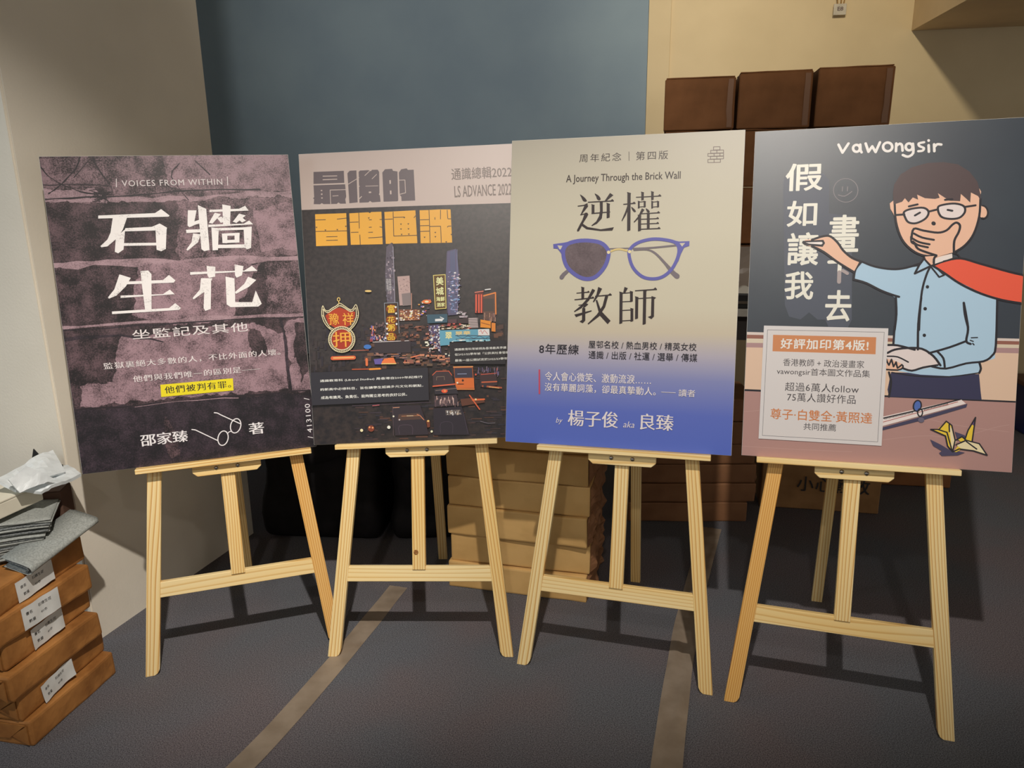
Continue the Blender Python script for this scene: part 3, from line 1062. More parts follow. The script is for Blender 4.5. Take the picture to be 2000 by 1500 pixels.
A.stroke([(640, 665), (745, 650)], 10, C(236, 130, 110))
A.poly([(745, 690), (905, 660), (905, 1040), (745, 1010)], C(96, 70, 60))
A.poly([(745, 745), (880, 745), (880, 905), (745, 905)], C(70, 62, 58))
A.stroke([(750, 710), (900, 668), (905, 940)], 16, C(232, 130, 62))
A.stroke([(770, 632), (835, 624)], 14, C(255, 240, 224))
speck(740, 910, 900, 1010, 30, [(120, 84, 78), (180, 140, 120), (80, 60, 66)], (5, 10), (20, 80))
A.poly([(710, 1010), (840, 1030), (840, 1120), (710, 1110)], C(226, 140, 44))
A.stroke([(720, 1050), (830, 1080)], 8, C(120, 60, 30))
A.poly([(850, 1050), (900, 1055), (900, 1165), (850, 1160)], C(216, 130, 48))
A.at('night_street_print', *Rd)
A.poly([(30, 950), (290, 940), (290, 1050), (40, 1060)], C(58, 88, 104))
A.poly([(135, 1005), (230, 1000), (230, 1030), (135, 1035)], C(222, 232, 228))
A.stroke([(200, 980), (245, 1000), (215, 1030)], 9, C(220, 235, 240))
A.poly([(300, 1010), (410, 1005), (410, 1060), (300, 1060)], C(84, 60, 66))
A.poly([(420, 1000), (555, 990), (555, 1060), (420, 1060)], C(60, 46, 48))
A.poly([(555, 990), (680, 985), (685, 1120), (560, 1125)], C(116, 104, 104))
for k in range(6):
    A.stroke([(560, 1000 + k * 21), (680, 995 + k * 21)], 7, C(214, 196, 196), cap=False)
speck(200, 1060, 560, 1130, 44, [(230, 210, 190), (150, 120, 110), (200, 90, 80), (120, 110, 70), (90, 70, 80)], (14, 50), (6, 16))
speck(400, 900, 500, 980, 14, [(220, 214, 220), (160, 140, 150)], (20, 60), (5, 12))
A.poly([(50, 1090), (190, 1070), (215, 1450), (90, 1300)], C(74, 66, 92))
speck(50, 1080, 200, 1400, 90, [(200, 200, 230), (110, 100, 150), (240, 230, 230), (80, 60, 90), (150, 130, 120)], (6, 22), (8, 30))
speck(0, 1180, 330, 1490, 60, [(140, 84, 70), (230, 130, 80), (90, 66, 70), (255, 220, 200), (180, 120, 110)], (8, 40), (6, 26))
A.at('blue_billboard_print', *Rd)
A.poly([(190, 1150), (820, 1128), (830, 1270), (320, 1295), (320, 1335), (200, 1345)], C(94, 156, 180))
A.poly([(680, 1135), (822, 1130), (826, 1210), (682, 1215)], C(218, 214, 212))
A.text('翠華', (395, 1210), (580, 1155), C(250, 196, 130), 0.03)
A.text('翠', (270, 1260), (345, 1170), C(250, 214, 150), 0.03)
A.stroke([(700, 1165), (720, 1150), (735, 1190), (760, 1150), (800, 1195)], 6, C(196, 96, 90), 3)
A.stroke([(395, 1215), (830, 1215)], 7, C(40, 44, 56))
A.stroke([(400, 1260), (830, 1250)], 7, C(44, 50, 62))
for k in range(6):
    A.stroke([(410 + k * 72, 1218 + (k % 2) * 34), (482 + k * 72, 1252 - (k % 2) * 34)], 5, C(54, 60, 72))
speck(330, 1262, 820, 1290, 24, [(226, 226, 214), (150, 200, 210)], (20, 50), (8, 12))
A.stroke([(660, 900), (690, 1120)], 5, C(30, 28, 34))
# vehicles
A.at('minibus_print', *Re)
cab = C(206, 106, 48)
A.poly([(1310, 180), (1560, 175), (1585, 480), (1340, 480)], C(150, 76, 40))
A.poly([(1325, 200), (1550, 195), (1560, 320), (1330, 325)], C(52, 50, 66))
A.stroke([(1312, 184), (1560, 178)], 14, C(236, 150, 90))
A.stroke([(1365, 275), (1480, 272)], 8, C(140, 150, 180))
A.poly([(1330, 330), (1575, 325), (1580, 455), (1345, 460)], cab)
A.poly(ell(1432, 358, 14, 16, 0, 10), C(60, 30, 24))
A.stroke([(1365, 405), (1440, 405)], 12, C(70, 36, 24))
A.stroke([(1345, 470), (1580, 470)], 10, C(240, 140, 70))
A.poly(ell(1362, 388, 12, 12, 0, 10), C(255, 230, 200))
A.at('taxi_print', *Re)
if True:
    A.poly([(1040, 270), (1090, 235), (1240, 232), (1285, 280), (1330, 430), (1050, 440)], C(60, 46, 50))
    A.stroke([(1040, 290), (1090, 240), (1250, 236), (1290, 290)], 9, C(200, 90, 60))
    A.stroke([(1090, 355), (1095, 312), (1190, 308), (1195, 350)], 7, C(120, 104, 90))
    A.stroke([(1045, 435), (1330, 405)], 14, C(220, 100, 66))
    A.poly([(1060, 470), (1340, 430), (1375, 530), (1070, 540)], C(44, 40, 48))
    A.poly(ell(1195, 495, 40, 26), C(220, 84, 50))
    A.poly(ell(1200, 495, 14, 12), C(255, 150, 90))
    A.stroke([(1080, 490), (1350, 460)], 5, C(150, 130, 120))
    A.poly([(1060, 560), (1350, 540), (1385, 680), (1060, 700)], C(62, 50, 56))
speck(1070, 560, 1370, 660, 54, [(170, 140, 134), (220, 190, 180), (110, 84, 84), (90, 70, 76)], (6, 12), (14, 66))
A.at('car_print', *Re)
A.poly([(1050, 720), (1420, 700), (1520, 1060), (1060, 1065)], C(40, 34, 44))
A.poly([(1205, 745), (1400, 735), (1420, 800), (1215, 810)], C(96, 86, 84))
speck(1215, 740, 1400, 785, 40, [(250, 240, 220), (120, 110, 104), (40, 36, 40), (200, 180, 160)], (5, 14), (8, 30))
A.stroke([(1440, 770), (1500, 1050)], 5, C(70, 60, 76))
A.stroke([(1145, 1040), (1150, 910), (1290, 905), (1300, 1040)], 6, C(64, 56, 68), 3)
A.at('car_print+', *Re)
A.poly([(520, 690), (880, 680), (950, 880), (990, 1060), (560, 1075), (520, 860)], C(46, 38, 46))
A.poly([(600, 800), (870, 780), (920, 860), (590, 880)], C(76, 56, 50))
A.stroke([(640, 824), (860, 815)], 6, C(180, 120, 80))
A.stroke([(710, 820), (790, 818)], 8, C(230, 190, 150))
A.stroke([(840, 800), (880, 815), (930, 870)], 8, C(206, 128, 90))
A.stroke([(615, 1060), (610, 950), (770, 945), (780, 1060)], 6, C(76, 62, 74), 3)
A.stroke([(525, 700), (530, 860), (535, 1075)], 5, C(90, 72, 80))
A.stroke([(0, 690), (400, 670), (1020, 640)], 5, C(84, 70, 84))
A.stroke([(265, 690), (350, 680)], 10, C(176, 90, 96))
A.stroke([(530, 715), (610, 710)], 8, C(196, 140, 110))
for x, y, r, c in [(122, 1010, 20, (250, 214, 170)), (245, 985, 42, (120, 56, 36)), (225, 970, 12, (236, 150, 100)), (265, 975, 12, (236, 150, 100)), (475, 968, 22, (255, 236, 210)), (985, 890, 18, (236, 140, 70)),
                   (1030, 1020, 15, (255, 226, 190)), (535, 826, 12, (240, 220, 200)), (612, 870, 10, (200, 190, 190)), (1600, 280, 12, (220, 90, 70))]:
    A.poly(ell(x, y, r, r, 0, 12), C(*c))
A.poly([(960, 890), (1005, 885), (1010, 960), (975, 970)], C(110, 56, 36))
A.poly(ell(985, 885, 16, 14, 0, 10), C(250, 180, 110))
A.at('bus_print', *Re)
A.poly([(1650, 270), (1860, 255), (1880, 420), (1660, 440)], C(58, 40, 44))
A.stroke([(1670, 280), (1870, 262), (1875, 200)], 10, C(190, 84, 66))
A.stroke([(1680, 380), (1870, 370)], 16, C(196, 96, 60))
A.stroke([(1690, 430), (1930, 450)], 22, C(168, 84, 56))
A.stroke([(1770, 440), (1900, 455)], 10, C(250, 170, 110))
A.poly(ell(1720, 430, 22, 18), C(40, 40, 52))
A.at('night_street_print', *Re)
speck(1620, 170, 1900, 260, 30, [(96, 88, 128), (70, 62, 90), (130, 110, 130)], (5, 10), (20, 60))
A.poly([(1400, 600), (1560, 580), (1700, 590), (1720, 640), (1600, 660), (1420, 690)], C(92, 54, 40))
A.stroke([(1520, 550), (1650, 730)], 16, [C(206, 96, 60)][0])
A.stroke([(1560, 610), (1710, 600)], 20, C(220, 104, 52))
A.poly(ell(1600, 602, 12, 12, 0, 10), C(255, 210, 160))
A.stroke([(1660, 885), (1760, 910), (1850, 905)], 7, C(112, 106, 116))
A.at('night_street_print', *R4)
A.stroke([(370, 642), (560, 636)], 34, C(206, 96, 56))
A.stroke([(380, 640), (555, 634)], 12, C(250, 170, 100))
A.poly([(795, 690), (830, 640), (910, 635), (935, 690)], C(226, 116, 62))
A.stroke([(800, 690), (930, 688)], 9, C(255, 190, 120))
A.poly([(735, 650), (820, 640), (800, 695), (745, 695)], C(96, 84, 150))
A.stroke([(672, 650), (674, 700)], 22, C(210, 110, 66))
A.stroke([(545, 740), (800, 734)], 9, C(176, 80, 46))
A.stroke([(700, 738), (790, 733)], 16, C(240, 140, 50))
A.stroke([(1010, 690), (1012, 640), (1130, 620)], 10, C(190, 90, 70))
A.stroke([(1030, 640), (1140, 612)], 8, C(230, 130, 90))
speck(980, 600, 1400, 690, 50, [(140, 90, 76), (84, 62, 64), (196, 130, 100), (100, 80, 66)], (14, 60), (8, 22))
speck(700, 590, 1000, 640, 24, [(130, 100, 96), (84, 74, 86), (180, 120, 90)], (20, 70), (4, 10))
A.poly(ell(680, 540, 34, 20), C(60, 110, 180))
A.stroke([(530, 575), (690, 568)], 6, C(170, 96, 80))
A.poly(ell(685, 46, 30, 9), C(240, 190, 120))
speck(700, 350, 740, 480, 20, [(230, 140, 90), (150, 60, 60), (110, 100, 160)], (5, 14), (10, 40))
# pawn shop sign: bat over coin
RN = (11.536, 620, 570)
A.at('pawnshop_sign_print', *RN)
A.poly([(115, 520), (120, 430), (140, 330), (190, 420), (260, 470), (340, 400), (440, 340), (520, 280), (620, 340), (740, 420), (830, 410), (885, 300), (930, 420), (945, 540), (880, 720), (780, 850), (700, 900), (380, 890), (220, 780)], C(60, 44, 40))
A.poly([(200, 560), (260, 500), (430, 400), (520, 370), (700, 440), (870, 470), (860, 600), (760, 770), (640, 830), (420, 830), (270, 740)], C(168, 56, 28))
A.poly(ell(570, 1090, 300, 295), C(70, 52, 44))
A.poly(ell(570, 1090, 225, 225), C(158, 48, 28))
ivory = C(216, 206, 166)
for off in (0, 46):
    k = off / 46.0
    A.stroke([(120 + off * .9, 560), (118 + off * .8, 440 + off * .6), (142 + off * .2, 335 + off * 1.6), (190, 425 + off * .7), (265, 445 + off), (360, 380 + off), (450, 330 + off), (520, 275 + off * 1.3), (620, 330 + off), (740, 410 + off), (810, 410 + off),
              (884 - off * .1, 305 + off * 1.6), (930 - off * .8, 420 + off * .4), (942 - off, 560), (890 - off, 720), (790 - off, 850), (710, 910 - off)], 16, ivory, 4)
    A.stroke([(120 + off * .9, 560), (170 + off, 700), (260 + off, 820), (370, 900 - off)], 16, ivory, 4)
A.stroke(ell(570, 1090, 296, 290), 17, ivory, 0, True)
A.stroke(ell(570, 1090, 240, 236), 17, ivory, 0, True)
for k in range(44):
    a = 2 * PI * k / 44
    A.stroke([(570 + 246 * math.cos(a), 1090 + 243 * math.sin(a)), (570 + 286 * math.cos(a + .05), 1090 + 281 * math.sin(a + .05))], 12, ivory)
for (xa, ya), (xb, yb), nn in [((150, 560), (300, 830), 9), ((925, 560), (760, 860), 10), ((270, 480), (500, 320), 8), ((560, 330), (780, 450), 8)]:
    for k in range(nn):
        t = k / (nn - 1)
        x, y = xa + (xb - xa) * t, ya + (yb - ya) * t
        A.stroke([(x - 16, y - 10), (x + 16, y + 10)], 11, ivory)
A.stroke(ell(500, 190, 30, 38), 16, C(246, 190, 110), 0, True)
A.stroke([(500, 230), (510, 290)], 18, C(246, 190, 110))
fire = C(250, 160, 62)
A.text('豫', (290, 770), (500, 500), fire, 0.012)
A.text('祥', (600, 770), (830, 490), fire, 0.012)
A.text('押', (385, 1270), (765, 910), fire, 0.006)
A.at('caption_panel', *R4)
A.poly([(175, 770), (1215, 722), (1225, 1010), (190, 1060)], C(42, 41, 49))
A.at('caption_panel+', *R4)
A.poly([(1405, 505), (1900, 478), (1900, 690), (1410, 690)], C(38, 35, 39))
A.at('caption_lettering', *R4)
w4 = C(232, 228, 216)
A.text('通識教育科 (Liberal Studies) 是香港自2009年起推行', (262, 858), (1166, 792), w4, 0.012, 0, 1)
A.text('的新高中必修科目，旨在讓學生認識多元文化和觀點，', (266, 932), (1172, 868), w4, 0.016, 0, 1)
A.text('成為有識見、負責任、能夠獨立思考的良好公民。', (272, 1006), (1030, 945), w4, 0.016, 0, 1)
A.at('caption_lettering+', *R4)
A.text('通識教育科常被視為香港最具爭議', (1450, 573), (1905, 531), w4, 0.012, 0, 1)
A.text('在2021/22學年被「公民與社會發展', (1452, 617), (1930, 574), w4, 0.012, 0, 1)
A.text('最後一屆公開試定於2022/23學年', (1454, 670), (1915, 627), w4, 0.012, 0, 1)
A.finish()


# ---- poster three: cream fading into blue (a printed vertical blend)
def blend_print():
    m, nt, b = new_mat('cream_to_blue_print', 0.38, 0.65)
    N, L = nt.nodes, nt.links
    tc = N.new('ShaderNodeTexCoord')
    sx = N.new('ShaderNodeSeparateXYZ')
    L.new(tc.outputs['Object'], sx.inputs[0])
    mr = N.new('ShaderNodeMapRange')
    mr.inputs['From Max'].default_value = PH
    L.new(sx.outputs['Y'], mr.inputs['Value'])
    cr = N.new('ShaderNodeValToRGB')
    e = cr.color_ramp.elements
    k = INK_K

    def col(*c):
        return tuple(min(0.86, lin(x) / k) for x in c) + (1,)
    e[0].position, e[0].color = 0.0, col(76, 98, 184)
    e[1].position, e[1].color = 1.0, col(170, 164, 150)
    for p, c in ((0.12, (84, 102, 182)), (0.23, (124, 130, 178)), (0.31, (170, 164, 176)), (0.38, (192, 181, 160)), (0.46, (196, 189, 168)), (0.7, (192, 186, 166))):
        x = e.new(p)
        x.color = col(*c)
    L.new(mr.outputs[0], cr.inputs['Fac'])
    L.new(cr.outputs['Color'], b.inputs['Base Color'])
    return m


A = make_board(2, 'cream to blue poster with spectacles between dark title characters, third from left', FOAM, blend_print())
R5, R6 = (3.9216, 970, 240), (3.9216, 970, 560)
k1, k2 = C(56, 46, 43), C(42, 31, 33)
A.at('edition_lettering', *R5)
A.text('周年紀念', (622, 313), (950, 236), k1, 0.004, 0, 2, 1.3)
A.at('edition_lettering+', *R5)
A.text('第四版', (1062, 296), (1314, 219), k1, 0.004, 0, 2, 1.3)
A.stroke([(1008, 231), (1009, 298)], 4, k1)
A.at('english_title_lettering', *R5)
A.text('A Journey Through the Brick Wall', (520, 482), (1412, 378), k1, 0.012, 0, 2)
A.at('brick_emblem', *R5)
bk = C(104, 90, 84)
rows = [(312, 288, 1624, 1722), (286, 266, 1644, 1746), (264, 243, 1624, 1746), (241, 219, 1646, 1746), (217, 193, 1668, 1718)]
splits = [[1672], [1694], [1672, 1718], [1694], []]
for (yb, yt, xa, xb), sp in zip(rows, splits):
    sl = lambda x: -(x - 1624) * 0.03
    A.stroke([(xa, yb + sl(xa)), (xb, yb + sl(xb)), (xb, yt + sl(xb)), (xa, yt + sl(xa))], 5, bk, 0, True)
    for x in sp:
        A.stroke([(x, yb + sl(x)), (x, yt + sl(x))], 5, bk)
A.at('title_lettering', *R5)
T = k2
S = A.stroke
# ni
A.poly([(628, 556), (662, 578), (682, 604), (672, 612), (652, 606), (640, 580)], T, 2)
S([(614, 646), (660, 640), (684, 630)], [8, 9, 12], T)
A.poly([(668, 632), (692, 640), (690, 650), (640, 712), (634, 708)], T)
S([(634, 712), (672, 704)], 8, T)
A.poly([(668, 696), (694, 708), (660, 765), (622, 835), (606, 828), (648, 750)], T, 2)
A.poly([(640, 772), (690, 805), (790, 822), (893, 806), (880, 832), (790, 836), (680, 822), (634, 790)], T)
A.poly([(742, 548), (776, 568), (790, 592), (778, 602), (762, 594), (754, 572)], T, 2)
A.poly([(862, 545), (888, 562), (835, 606), (820, 606)], T)
A.heng(690, 893, 616, 606, 8, 24, T)
A.vert(730, 632, 706, 22, T)
A.vert(848, 622, 738, 24, T)
S([(722, 702), (860, 690)], 9, T)
A.poly([(782, 612), (806, 612), (806, 690), (798, 740), (760, 780), (722, 798), (718, 792), (755, 762), (778, 720), (784, 680)], T)
# quan
A.heng(965, 1062, 632, 624, 8, 22, T)
A.vert(1010, 540, 836, 26, T, -2)
A.poly([(1000, 634), (1012, 650), (985, 715), (956, 762), (952, 756), (980, 690)], T)
A.poly([(1026, 650), (1048, 664), (1064, 684), (1052, 692), (1036, 676)], T, 2)
A.heng(1064, 1262, 578, 568, 7, 24, T)
A.vert(1115, 536, 602, 20, T)
A.vert(1192, 532, 600, 20, T)
for x in (1078, 1182):
    A.vert(x + 8, 605, 664, 14, T)
    S([(x + 10, 614), (x + 58, 610)], 6, T)
    A.vert(x + 54, 605, 656, 16, T)
    S([(x + 10, 652), (x + 56, 648)], 6, T)
A.poly([(1110, 662), (1130, 672), (1085, 740), (1050, 772), (1046, 766), (1082, 722)], T)
A.vert(1092, 712, 838, 24, T)
A.poly([(1140, 662), (1160, 672), (1172, 688), (1160, 696), (1148, 686)], T, 2)
A.heng(1095, 1252, 704, 696, 7, 22, T)
A.heng(1095, 1244, 746, 740, 7, 20, T)
A.heng(1095, 1244, 782, 777, 7, 20, T)
A.heng(1095, 1256, 822, 816, 8, 22, T)
A.vert(1160, 698, 820, 22, T)
A.at('title_lettering+', *R6)
# jiao
A.heng(603, 706, 54, 46, 7, 18, T)
A.vert(652, 6, 104, 22, T)
A.heng(588, 742, 104, 90, 8, 20, T)
A.poly([(726, 20), (748, 32), (700, 110), (640, 170), (588, 198), (584, 192), (640, 146), (690, 90)], T)
S([(622, 146), (684, 136)], 7, T)
A.poly([(672, 128), (696, 138), (664, 166), (650, 170)], T)
A.poly([(648, 166), (672, 168), (672, 262), (652, 282), (626, 270), (646, 258)], T)
A.poly([(588, 216), (720, 184), (722, 192), (600, 236)], T)
A.poly([(772, 6), (802, 20), (770, 80), (738, 124), (730, 120), (758, 64)], T)
A.heng(748, 878, 78, 68, 8, 24, T)
A.poly([(826, 74), (850, 76), (826, 160), (780, 230), (696, 292), (690, 286), (762, 216), (806, 150)], T)
A.poly([(752, 108), (764, 104), (796, 190), (868, 264), (846, 290), (782, 222)], T)
# shi
A.poly([(976, 6), (1002, 16), (982, 52), (966, 50)], T)
A.vert(950, 44, 288, 24, T, -2)
S([(950, 56), (1030, 50)], 7, T)
A.vert(1030, 38, 122, 22, T)
S([(952, 120), (1034, 116)], 7, T)
S([(952, 186), (1034, 182)], 7, T)
A.vert(1034, 168, 272, 22, T)
S([(948, 266), (1038, 260)], 7, T)
A.heng(1058, 1230, 36, 26, 8, 26, T)
A.vert(1072, 80, 252, 24, T, -2)
S([(1074, 96), (1200, 88)], 7, T)
A.poly([(1186, 76), (1222, 88), (1208, 100), (1206, 232), (1186, 252), (1158, 236), (1182, 226)], T)
A.vert(1134, 30, 294, 25, T, -4)
A.at('spectacles_drawing', *R5)
fb, fb2 = C(92, 92, 164), C(78, 88, 152)
gy = C(112, 104, 110)
S([(1045, 970), (1200, 962), (1400, 942)], 14, gy, 3)
S([(1050, 982), (1150, 978), (1215, 1005), (1290, 1080), (1350, 1150), (1385, 1180)], [10, 12, 16, 20, 34, 40], gy, 4)
S([(535, 1140), (505, 1165), (488, 1188)], [26, 30, 34], gy, 2)
lens = [(500, 1010), (520, 945), (590, 915), (690, 908), (790, 925), (845, 975), (850, 1030), (820, 1110), (750, 1185), (670, 1200), (590, 1165), (525, 1100)]
A.poly(lens, stone('dark_lens_print', (74, 62, 66), (112, 98, 102), 0.36, 0.6), 4)
lens2 = [(1010, 1010), (1030, 960), (1090, 920), (1190, 897), (1290, 902), (1375, 925), (1400, 975), (1385, 1050), (1340, 1130), (1270, 1185), (1190, 1200), (1110, 1180), (1040, 1110)]
S(lens, 30, fb, 4, True)
S(lens2, 25, fb, 4, True)
A.poly([(422, 935), (500, 925), (600, 905), (540, 945), (510, 985), (500, 1040), (480, 1000), (455, 970), (424, 968)], fb)
A.poly([(1300, 892), (1400, 915), (1482, 912), (1480, 948), (1440, 962), (1415, 1010), (1392, 1075), (1396, 990), (1380, 940)], fb)
A.poly([(455, 945), (494, 948), (480, 976), (470, 974)], C(196, 188, 168))
A.poly([(1404, 928), (1448, 926), (1424, 954)], C(196, 188, 168))
S([(862, 970), (1010, 966)], 8, gy)
S([(872, 990), (900, 978), (945, 974), (995, 986)], 14, C(206, 184, 122), 3)
for x, y in ((852, 997), (1015, 992)):
    A.poly(ell(x, y, 13, 13, 0, 12), C(220, 206, 160))
A.at('career_lettering', *R6)
nb = C(28, 25, 38)
A.text('8年歷練', (315, 513), (622, 446), nb, 0.008, 0, 2, 1.1)
A.at('school_lettering', *R6)
A.text('屋邨名校 / 熱血男校 / 精英女校', (698, 472), (1538, 436), nb, 0.004, 0, 2, 1.05)
A.text('通識 / 出版 / 社運 / 選舉 / 傳媒', (698, 552), (1545, 518), nb, 0.004, 0, 2, 1.05)
A.at('quotation_lettering', *R6)
w5 = C(222, 214, 214)
S([(317, 634), (318, 820)], 12, C(190, 70, 92), cap=False)
A.text('令人會心微笑、激動流淚……', (360, 717), (1185, 682), w5, 0.008, 0, 2, 1.05)
A.text('沒有華麗詞藻，卻最真摯動人。', (358, 797), (1222, 772), w5, 0.008, 0, 2, 1.05)
A.at('quotation_lettering+', *R6)
S = A.stroke
S([(1265, 808), (1375, 815)], 4, w5)
A.text('讀者', (1398, 842), (1530, 793), w5, 0.004, 0.01, 2)
A.at('author_lettering', *R6)
A.text('by', (446, 1050), (498, 1002), w5, -0.004, 0, 2, 1, 0.25)
A.text('aka', (968, 1076), (1056, 1034), w5, -0.004, 0, 2, 1, 0.25)
A.text('楊子俊', (540, 1060), (928, 960), w5, -0.004, 0.02, 2)
A.text('良臻', (1100, 1092), (1360, 984), w5, -0.004, 0.02, 2)
A.finish()

# ---- poster four: chalkboard cartoon
board_print = noisy('chalkboard_print', (26, 40, 56), (36, 50, 64), 5, 0.37, 3, 0, 0.95)
A = make_board(3, 'poster of a cartoon teacher drawn at a chalkboard, rightmost of the four', FOAM, board_print)
R7, R8 = (3.5714, 1440, 220), (3.5714, 1440, 580)
ol = C(22, 19, 30)
A.at('chalkboard_print', *R7)
A.poly([(318, 470), (345, 420), (600, 420), (640, 470), (640, 700), (800, 720), (800, 1440), (770, 1500), (640, 1500), (615, 1440), (560, 1440), (500, 1390), (440, 1440), (360, 1420), (330, 1340)], C(72, 78, 92))
A.stroke(ell(757, 540, 86, 82), 4, C(128, 120, 124), 0, True)
for x in (735, 770):
    A.stroke([(x, 515), (x - 2, 545)], 5, C(128, 120, 124))
A.stroke([(705, 572), (750, 580), (800, 548)], 5, C(128, 120, 124), 3)
A.at('author_lettering', *R7)
ch = C(222, 218, 214)
S = A.stroke
S([(706, 222), (734, 278), (776, 214)], 17, ch)
S(ell(832, 248, 24, 24), 17, ch, 0, True)
S([(858, 222), (860, 262), (868, 276)], 17, ch)
S([(896, 214), (916, 272), (942, 234), (966, 274), (996, 206)], 17, ch)
S(ell(1050, 238, 32, 30), 17, ch, 0, True)
S([(1108, 268), (1110, 214)], 17, ch)
S([(1110, 232), (1134, 216), (1150, 228), (1154, 264)], 17, ch, 3)
S(ell(1200, 238, 24, 24), 17, ch, 0, True)
S([(1226, 216), (1228, 280), (1192, 306), (1156, 294)], 17, ch, 3)
S([(1304, 206), (1268, 214), (1272, 232), (1302, 246), (1294, 264), (1264, 268)], 16, ch, 3)
S([(1336, 226), (1338, 272)], 17, ch)
A.poly(ell(1336, 194, 10, 10, 0, 12), ch)
S([(1376, 268), (1374, 220)], 17, ch)
S([(1376, 240), (1396, 220), (1424, 222)], 17, ch, 3)
A.at('title_lettering', *R7)
tc_ = C(226, 220, 208)
for c, x0, y0, x1, y1 in [('假', 335, 350, 597, 545), ('如', 345, 612, 557, 792), ('讓', 345, 835, 567, 1060), ('我', 328, 1108, 532, 1297), ('畫', 640, 712, 850, 966), ('去', 613, 1238, 797, 1447)]:
    A.text(c, (x0, y1), (x1, y0), tc_, 0.0, 0, 3, fat=0.02)
S([(640, 1040), (760, 1034)], 24, tc_)
S([(716, 1050), (712, 1110)], 26, tc_)
S([(712, 1110), (710, 1178)], 26, C(160, 148, 148))
S([(735, 1098), (768, 1118)], 22, C(160, 148, 148))
A.at('classroom_print', *R8)
for yl0, yl1, yr0, yr1, c in [(243, 262, 282, 300, C(206, 192, 184)), (262, 288, 300, 324, C(138, 88, 74)), (288, 318, 324, 348, C(204, 190, 168)), (318, 350, 348, 384, C(164, 130, 130)),
                              (350, 642, 384, 716, C(212, 182, 158)), (642, 656, 716, 728, ol), (656, 1180, 728, 1260, C(166, 128, 122))]:
    sl0, sl1 = (yr0 - yl0) / 1925.0, (yr1 - yl1) / 1925.0
    A.poly([(0, yl0 - 60 * sl0), (2060, yr0 + 75 * sl0), (2060, yr1 + 75 * sl1), (0, yl1 - 60 * sl1)], c)
for p in [[(1180, 800), (1500, 880), (1900, 930)], [(1020, 990), (1350, 960), (1700, 1010)], [(1600, 960), (1800, 900), (1900, 880)], [(40, 800), (150, 790)], [(30, 1040), (400, 1060), (800, 1075)]]:
    A.stroke(p, 5, C(174, 138, 132), 4)
# the drawn teacher
shirt, skin, red, navy, glove = C(164, 194, 216), C(232, 178, 152), C(222, 84, 58), C(44, 44, 76), C(214, 202, 200)
A.at('cartoon_teacher_print', *R8)
A.poly([(1075, 520), (1690, 530), (1700, 640), (1708, 708), (1060, 690), (1050, 640)], navy)
A.poly([(1110, 0), (1815, 10), (1800, 420), (1700, 450), (1700, 520), (1500, 545), (1280, 535), (1120, 510), (1050, 440), (1050, 330), (1100, 330)], shirt)
A.at('cartoon_teacher_print', *R7)
A.poly([(1245, 1070), (1350, 1060), (1480, 1080), (1820, 1300), (1815, 1500), (1112, 1500), (1112, 1290), (1000, 1230), (920, 1190), (812, 1160), (840, 1050), (868, 1035), (960, 1070), (1080, 1090), (1180, 1080)], shirt)
A.at('cartoon_teacher_print', *R8)
A.poly([(1040, 330), (1180, 345), (1330, 365), (1420, 470), (1220, 510), (1150, 480), (1040, 500)], glove)
A.poly([(1035, 425), (1080, 430), (1150, 460), (1160, 485), (1120, 505), (1040, 500)], skin)
S([(1040, 425), (1060, 470), (1078, 430), (1092, 480), (1110, 448), (1120, 490), (1150, 466), (1158, 488), (1120, 504), (1040, 500)], 11, ol, 2)
S([(1045, 330), (1120, 332), (1240, 362)], 15, ol, 3)
S([(1050, 385), (1100, 362), (1190, 350), (1290, 355), (1370, 405), (1420, 470)], 15, ol, 3)
S([(1048, 408), (1120, 412), (1195, 448)], 10, ol, 3)
S([(1155, 490), (1220, 508), (1300, 485), (1400, 468)], 14, ol, 3)
S([(1340, 385), (1480, 345), (1600, 300)], 15, ol, 3)
S([(1400, 375), (1440, 420), (1450, 480)], 14, ol, 3)
S([(1360, 478), (1460, 492), (1600, 455), (1720, 440), (1780, 400), (1806, 330), (1815, 10)], 14, ol, 3)
S([(1080, 520), (1250, 545), (1480, 548), (1690, 520)], 8, ol, 3)
S([(1690, 445), (1702, 490), (1690, 522)], 14, ol, 3)
S([(1060, 520), (1075, 590), (1060, 690)], 14, ol, 3)
S([(1582, 34), (1600, 130), (1612, 220), (1600, 300), (1630, 320)], 15, ol, 4)
S([(1635, 277), (1678, 275)], 8, ol)
S([(1628, 295), (1648, 302)], 8, ol)
S([(1645, 316), (1654, 326)], 8, ol)
S([(1100, 200), (1090, 330)], 14, ol)
S([(1285, 0), (1265, 180), (1262, 360)], 15, ol, 3)
for x, y in ((1312, 76), (1307, 261)):
    A.poly(ell(x, y, 12, 12, 0, 12), ol)
A.at('cartoon_teacher_print', *R7)
S([(870, 1036), (960, 1070), (1080, 1088), (1180, 1078), (1300, 1040)], 14, ol, 4)
S([(812, 1160), (900, 1185), (1000, 1235), (1080, 1265), (1130, 1280)], 15, ol, 4)
S([(1108, 1285), (1112, 1400), (1100, 1510)], 14, ol, 3)
S([(812, 1158), (825, 1090), (868, 1036)], 15, ol, 3)
# red cape arm
A.poly([(1360, 1060), (1440, 1035), (1560, 1015), (1700, 1050), (1900, 1105), (2010, 1130), (2010, 1325), (1850, 1300), (1700, 1250), (1520, 1160), (1420, 1090)], red)
S([(1370, 1060), (1450, 1030), (1560, 1012), (1700, 1050), (1900, 1105), (2005, 1128)], 15, ol, 4)
S([(1360, 1060), (1440, 1110), (1560, 1190), (1700, 1255), (1850, 1300), (2005, 1325)], 15, ol, 4)
